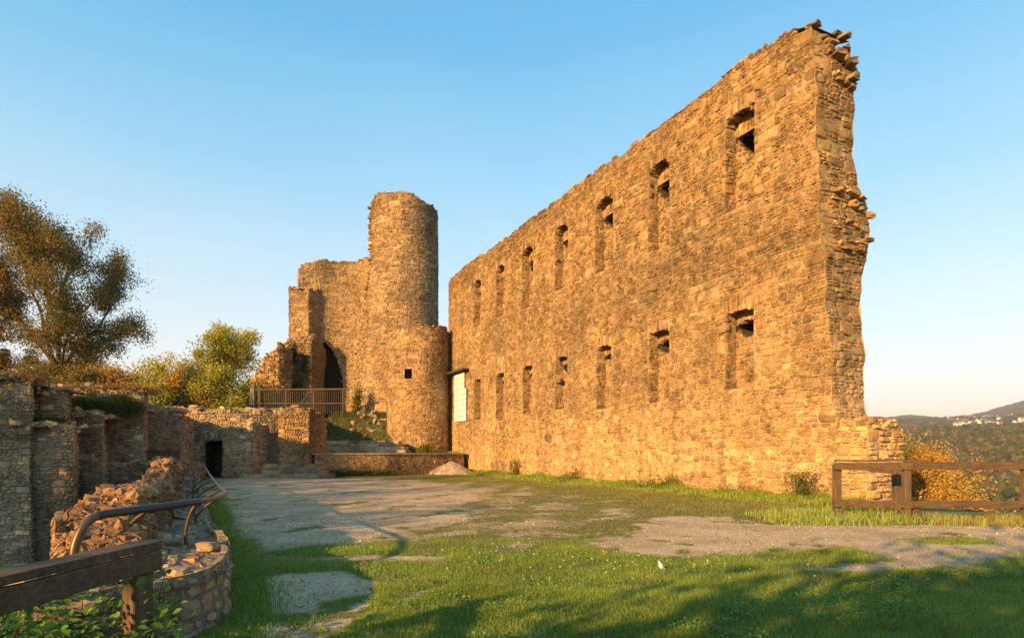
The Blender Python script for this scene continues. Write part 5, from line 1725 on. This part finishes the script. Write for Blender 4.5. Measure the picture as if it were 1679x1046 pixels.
#@@FAR
# ------------------------------------------------------------------ the far valley: woods and houses
def build_forest():
    mb = MB()
    n = 14000
    r = np.sqrt(rng.uniform(330 ** 2, 1200 ** 2, n))
    a = rng.uniform(.5, .80, n)
    x, y = r * np.sin(a), r * np.cos(a)
    z = height(x, y)
    clear = (r > 470) & (r < 545) & (a > .66)
    k = ~clear
    x, y, z, r = x[k], y[k], z[k], r[k]
    n = len(x)
    s = rng.uniform(4.5, 8, n)
    hh = s * rng.uniform(.9, 1.4, n)
    pal = np.array([(.065, .08, .022), (.09, .1, .028), (.12, .1, .03), (.15, .11, .035), (.08, .075, .026), (.17, .13, .04)])
    c = pick(pal, n, .7, 1.25)
    # every crown is a lumpy mass of leaf-clump facets
    for j in range(2):
        off = rng.normal(0, .22, (n, 3)) * s[:, None]
        chunks(mb, np.stack([x, y, z + hh * .45], -1) + off, np.stack([s, s, hh], -1) * rng.uniform(.55, .8, (n, 1)), c * rng.uniform(.8, 1.2, (n, 1)), .95, .16, None, .2, 0)
    o = mb.build('forest', M_LEAF)
    tag(o, 'wooded valley side of green and brown autumn trees', 'forest', None, 'stuff')
    # woods clothing the farther ridges
    mb = MB()
    n = 9000
    r = np.sqrt(rng.uniform(1300 ** 2, 4300 ** 2, n))
    a = rng.uniform(.5, .80, n)
    x, y = r * np.sin(a), r * np.cos(a)
    s = rng.uniform(18, 40, n)
    k = fbm(x / 300, y / 300, 61, 4, 1.0) > np.where((r > 2050) & (r < 3000) & (a > .57), .35, -.6)
    x, y, s = x[k], y[k], s[k]
    chunks(mb, np.stack([x, y, height(x, y)], -1), np.stack([s, s, s * .6], -1), pick(np.array([(.05, .06, .025), (.07, .065, .03), (.09, .075, .04)]), len(x), .8, 1.2), .95, .14, None, .1)
    o = mb.build('far_woods', M_LEAF)
    tag(o, 'blue grey woods on the farthest ridges', 'forest', None, 'stuff')

def house_mesh(w, d, h, rh, wall, roof):
    mb = MB()
    v = [(-w / 2, -d / 2, -3), (w / 2, -d / 2, -3), (w / 2, d / 2, -3), (-w / 2, d / 2, -3), (-w / 2, -d / 2, h), (w / 2, -d / 2, h), (w / 2, d / 2, h), (-w / 2, d / 2, h), (-w / 2, 0, h + rh), (w / 2, 0, h + rh)]
    mb.add(v, [np.array([(0, 1, 5, 4), (1, 2, 6, 5), (2, 3, 7, 6), (3, 0, 4, 7)]), np.array([(5, 6, 9), (7, 4, 8)])], wall)
    e = .5
    k = rh / (d / 2)
    r = [(-w / 2 - e, -d / 2 - e, h - e * k + .1), (w / 2 + e, -d / 2 - e, h - e * k + .1), (w / 2 + e, 0, h + rh + .1), (-w / 2 - e, 0, h + rh + .1), (-w / 2 - e, d / 2 + e, h - e * k + .1), (w / 2 + e, d / 2 + e, h - e * k + .1)]
    mb.add(r, [np.array([(0, 1, 2, 3), (3, 2, 5, 4)])], roof)
    wins = []
    for i in range(max(2, int(w / 2.6))):
        for z in (1.0, 3.6):
            if z + 1.4 < h:
                x = -w / 2 + (i + .5) * w / max(2, int(w / 2.6))
                wins.append((x, z))
    for x, z in wins:
        mb.add([(x - .5, -d / 2 - .04, z), (x + .5, -d / 2 - .04, z), (x + .5, -d / 2 - .04, z + 1.3), (x - .5, -d / 2 - .04, z + 1.3)], [np.array([(0, 1, 2, 3)])], (.05, .05, .06))
    ch = (w * .2, 0)
    box(mb, (ch[0] - .4, -.4, h), (ch[0] + .4, .4, h + rh + 1.2), np.array(roof) * .8)
    return mb
M_HOUSE, _n, _l, _b = nodes_mat('house_render_and_tiles')
_c = mix(_n, _l, attr(_n, 'Col').outputs['Color'], ramp(_n, _l, noise(_n, _l, .8, 5, .6, objvec(_n)), [(.3, (.85, .85, .85)), (.7, (1.1, 1.1, 1.1))]), 1.0, 'MULTIPLY')
_l.new(_c, _b.inputs['Base Color'])
_b.inputs['Roughness'].default_value = .85

def build_houses():
    protos = []
    for i, (w, d, h, rh, wall, roof) in enumerate(((12, 9, 6, 4, (.5, .47, .43), (.12, .1, .09)), (15, 9, 7, 4, (.55, .5, .45), (.2, .1, .06)), (10, 8, 6, 4, (.42, .39, .35), (.09, .09, .1)))):
        o = house_mesh(w, d, h, rh, wall, roof).build('far_house', M_HOUSE)
        protos.append(o)
    first = [True] * 3
    rs = random.Random(4)
    n = 0
    while n < 70:
        px = rs.choice([rs.gauss(1585, 18), rs.uniform(1552, 1690), rs.gauss(1655, 22)])
        r = rs.uniform(2050, 2950)
        if not 1550 < px < 1695:
            continue
        y = r * math.cos(math.atan((px - 839.5) / 1000))
        x = y * (px - 839.5) / 1000
        z = float(height(x, y))
        i = rs.randrange(3)
        o = protos[i] if first[i] else protos[i].copy()
        if not first[i]:
            col.objects.link(o)
        first[i] = False
        o.location = (x, y, z + 3)
        o.rotation_euler = (0, 0, rs.uniform(-.9, .9))
        tag(o, 'tiny pale house in the village scattered over the far ridge', 'house', 'village houses on the far ridge')
        n += 1
    for (px, py, yy, w, wall, roof, lab, rz) in ((1638, 806, 470, 8, (.72, .71, .7), (.05, .06, .09), 'white valley house with slate blue roof seen under the fence rail', .3), (1662, 794, 500, 12, (.7, .62, .5), (.3, .14, .08), 'cream valley house with red tiled roof right of the slate roofed house', -.3),
                                               (1626, 797, 520, 7, (.6, .5, .4), (.26, .14, .09), 'brown roofed valley house beside the orange tree', .5), (1676, 818, 440, 10, (.66, .6, .54), (.2, .12, .09), 'low valley house at the right edge below the rail', 0.1)):
        x = (px - 839.5) / 1000 * yy
        z = 1.6 + (740 - py) / 1000 * yy
        b = house_mesh(w, w * .8, 3.6, 2.6, wall, roof)
        o = b.build('valley_house', M_HOUSE, None, None)
        o.location = (x, yy, max(z - 2.5, float(height(x, yy)) ))
        o.rotation_euler = (0, 0, rz)
        tag(o, lab, 'house', 'houses down in the valley')
build_forest()
build_houses()
# ------------------------------------------------------------------ evening air over the valley
def build_haze():
    bpy.ops.mesh.primitive_cube_add(size=1)
    o = bpy.context.object
    o.name = 'haze'
    o.scale = (16000, 9000, 520)
    o.location = (0, 3500, -90 + 260)
    m = bpy.data.materials.new('haze_air')
    m.use_nodes = True
    n = m.node_tree.nodes
    n.remove(n['Principled BSDF'])
    v = n.new('ShaderNodeVolumePrincipled')
    v.inputs['Color'].default_value = (.82, .84, .9, 1)
    v.inputs['Density'].default_value = .00011
    v.inputs['Anisotropy'].default_value = 0.0
    m.node_tree.links.new(v.outputs[0], n['Material Output'].inputs['Volume'])
    o.data.materials.append(m)
    tag(o, kind='stuff')
build_haze()
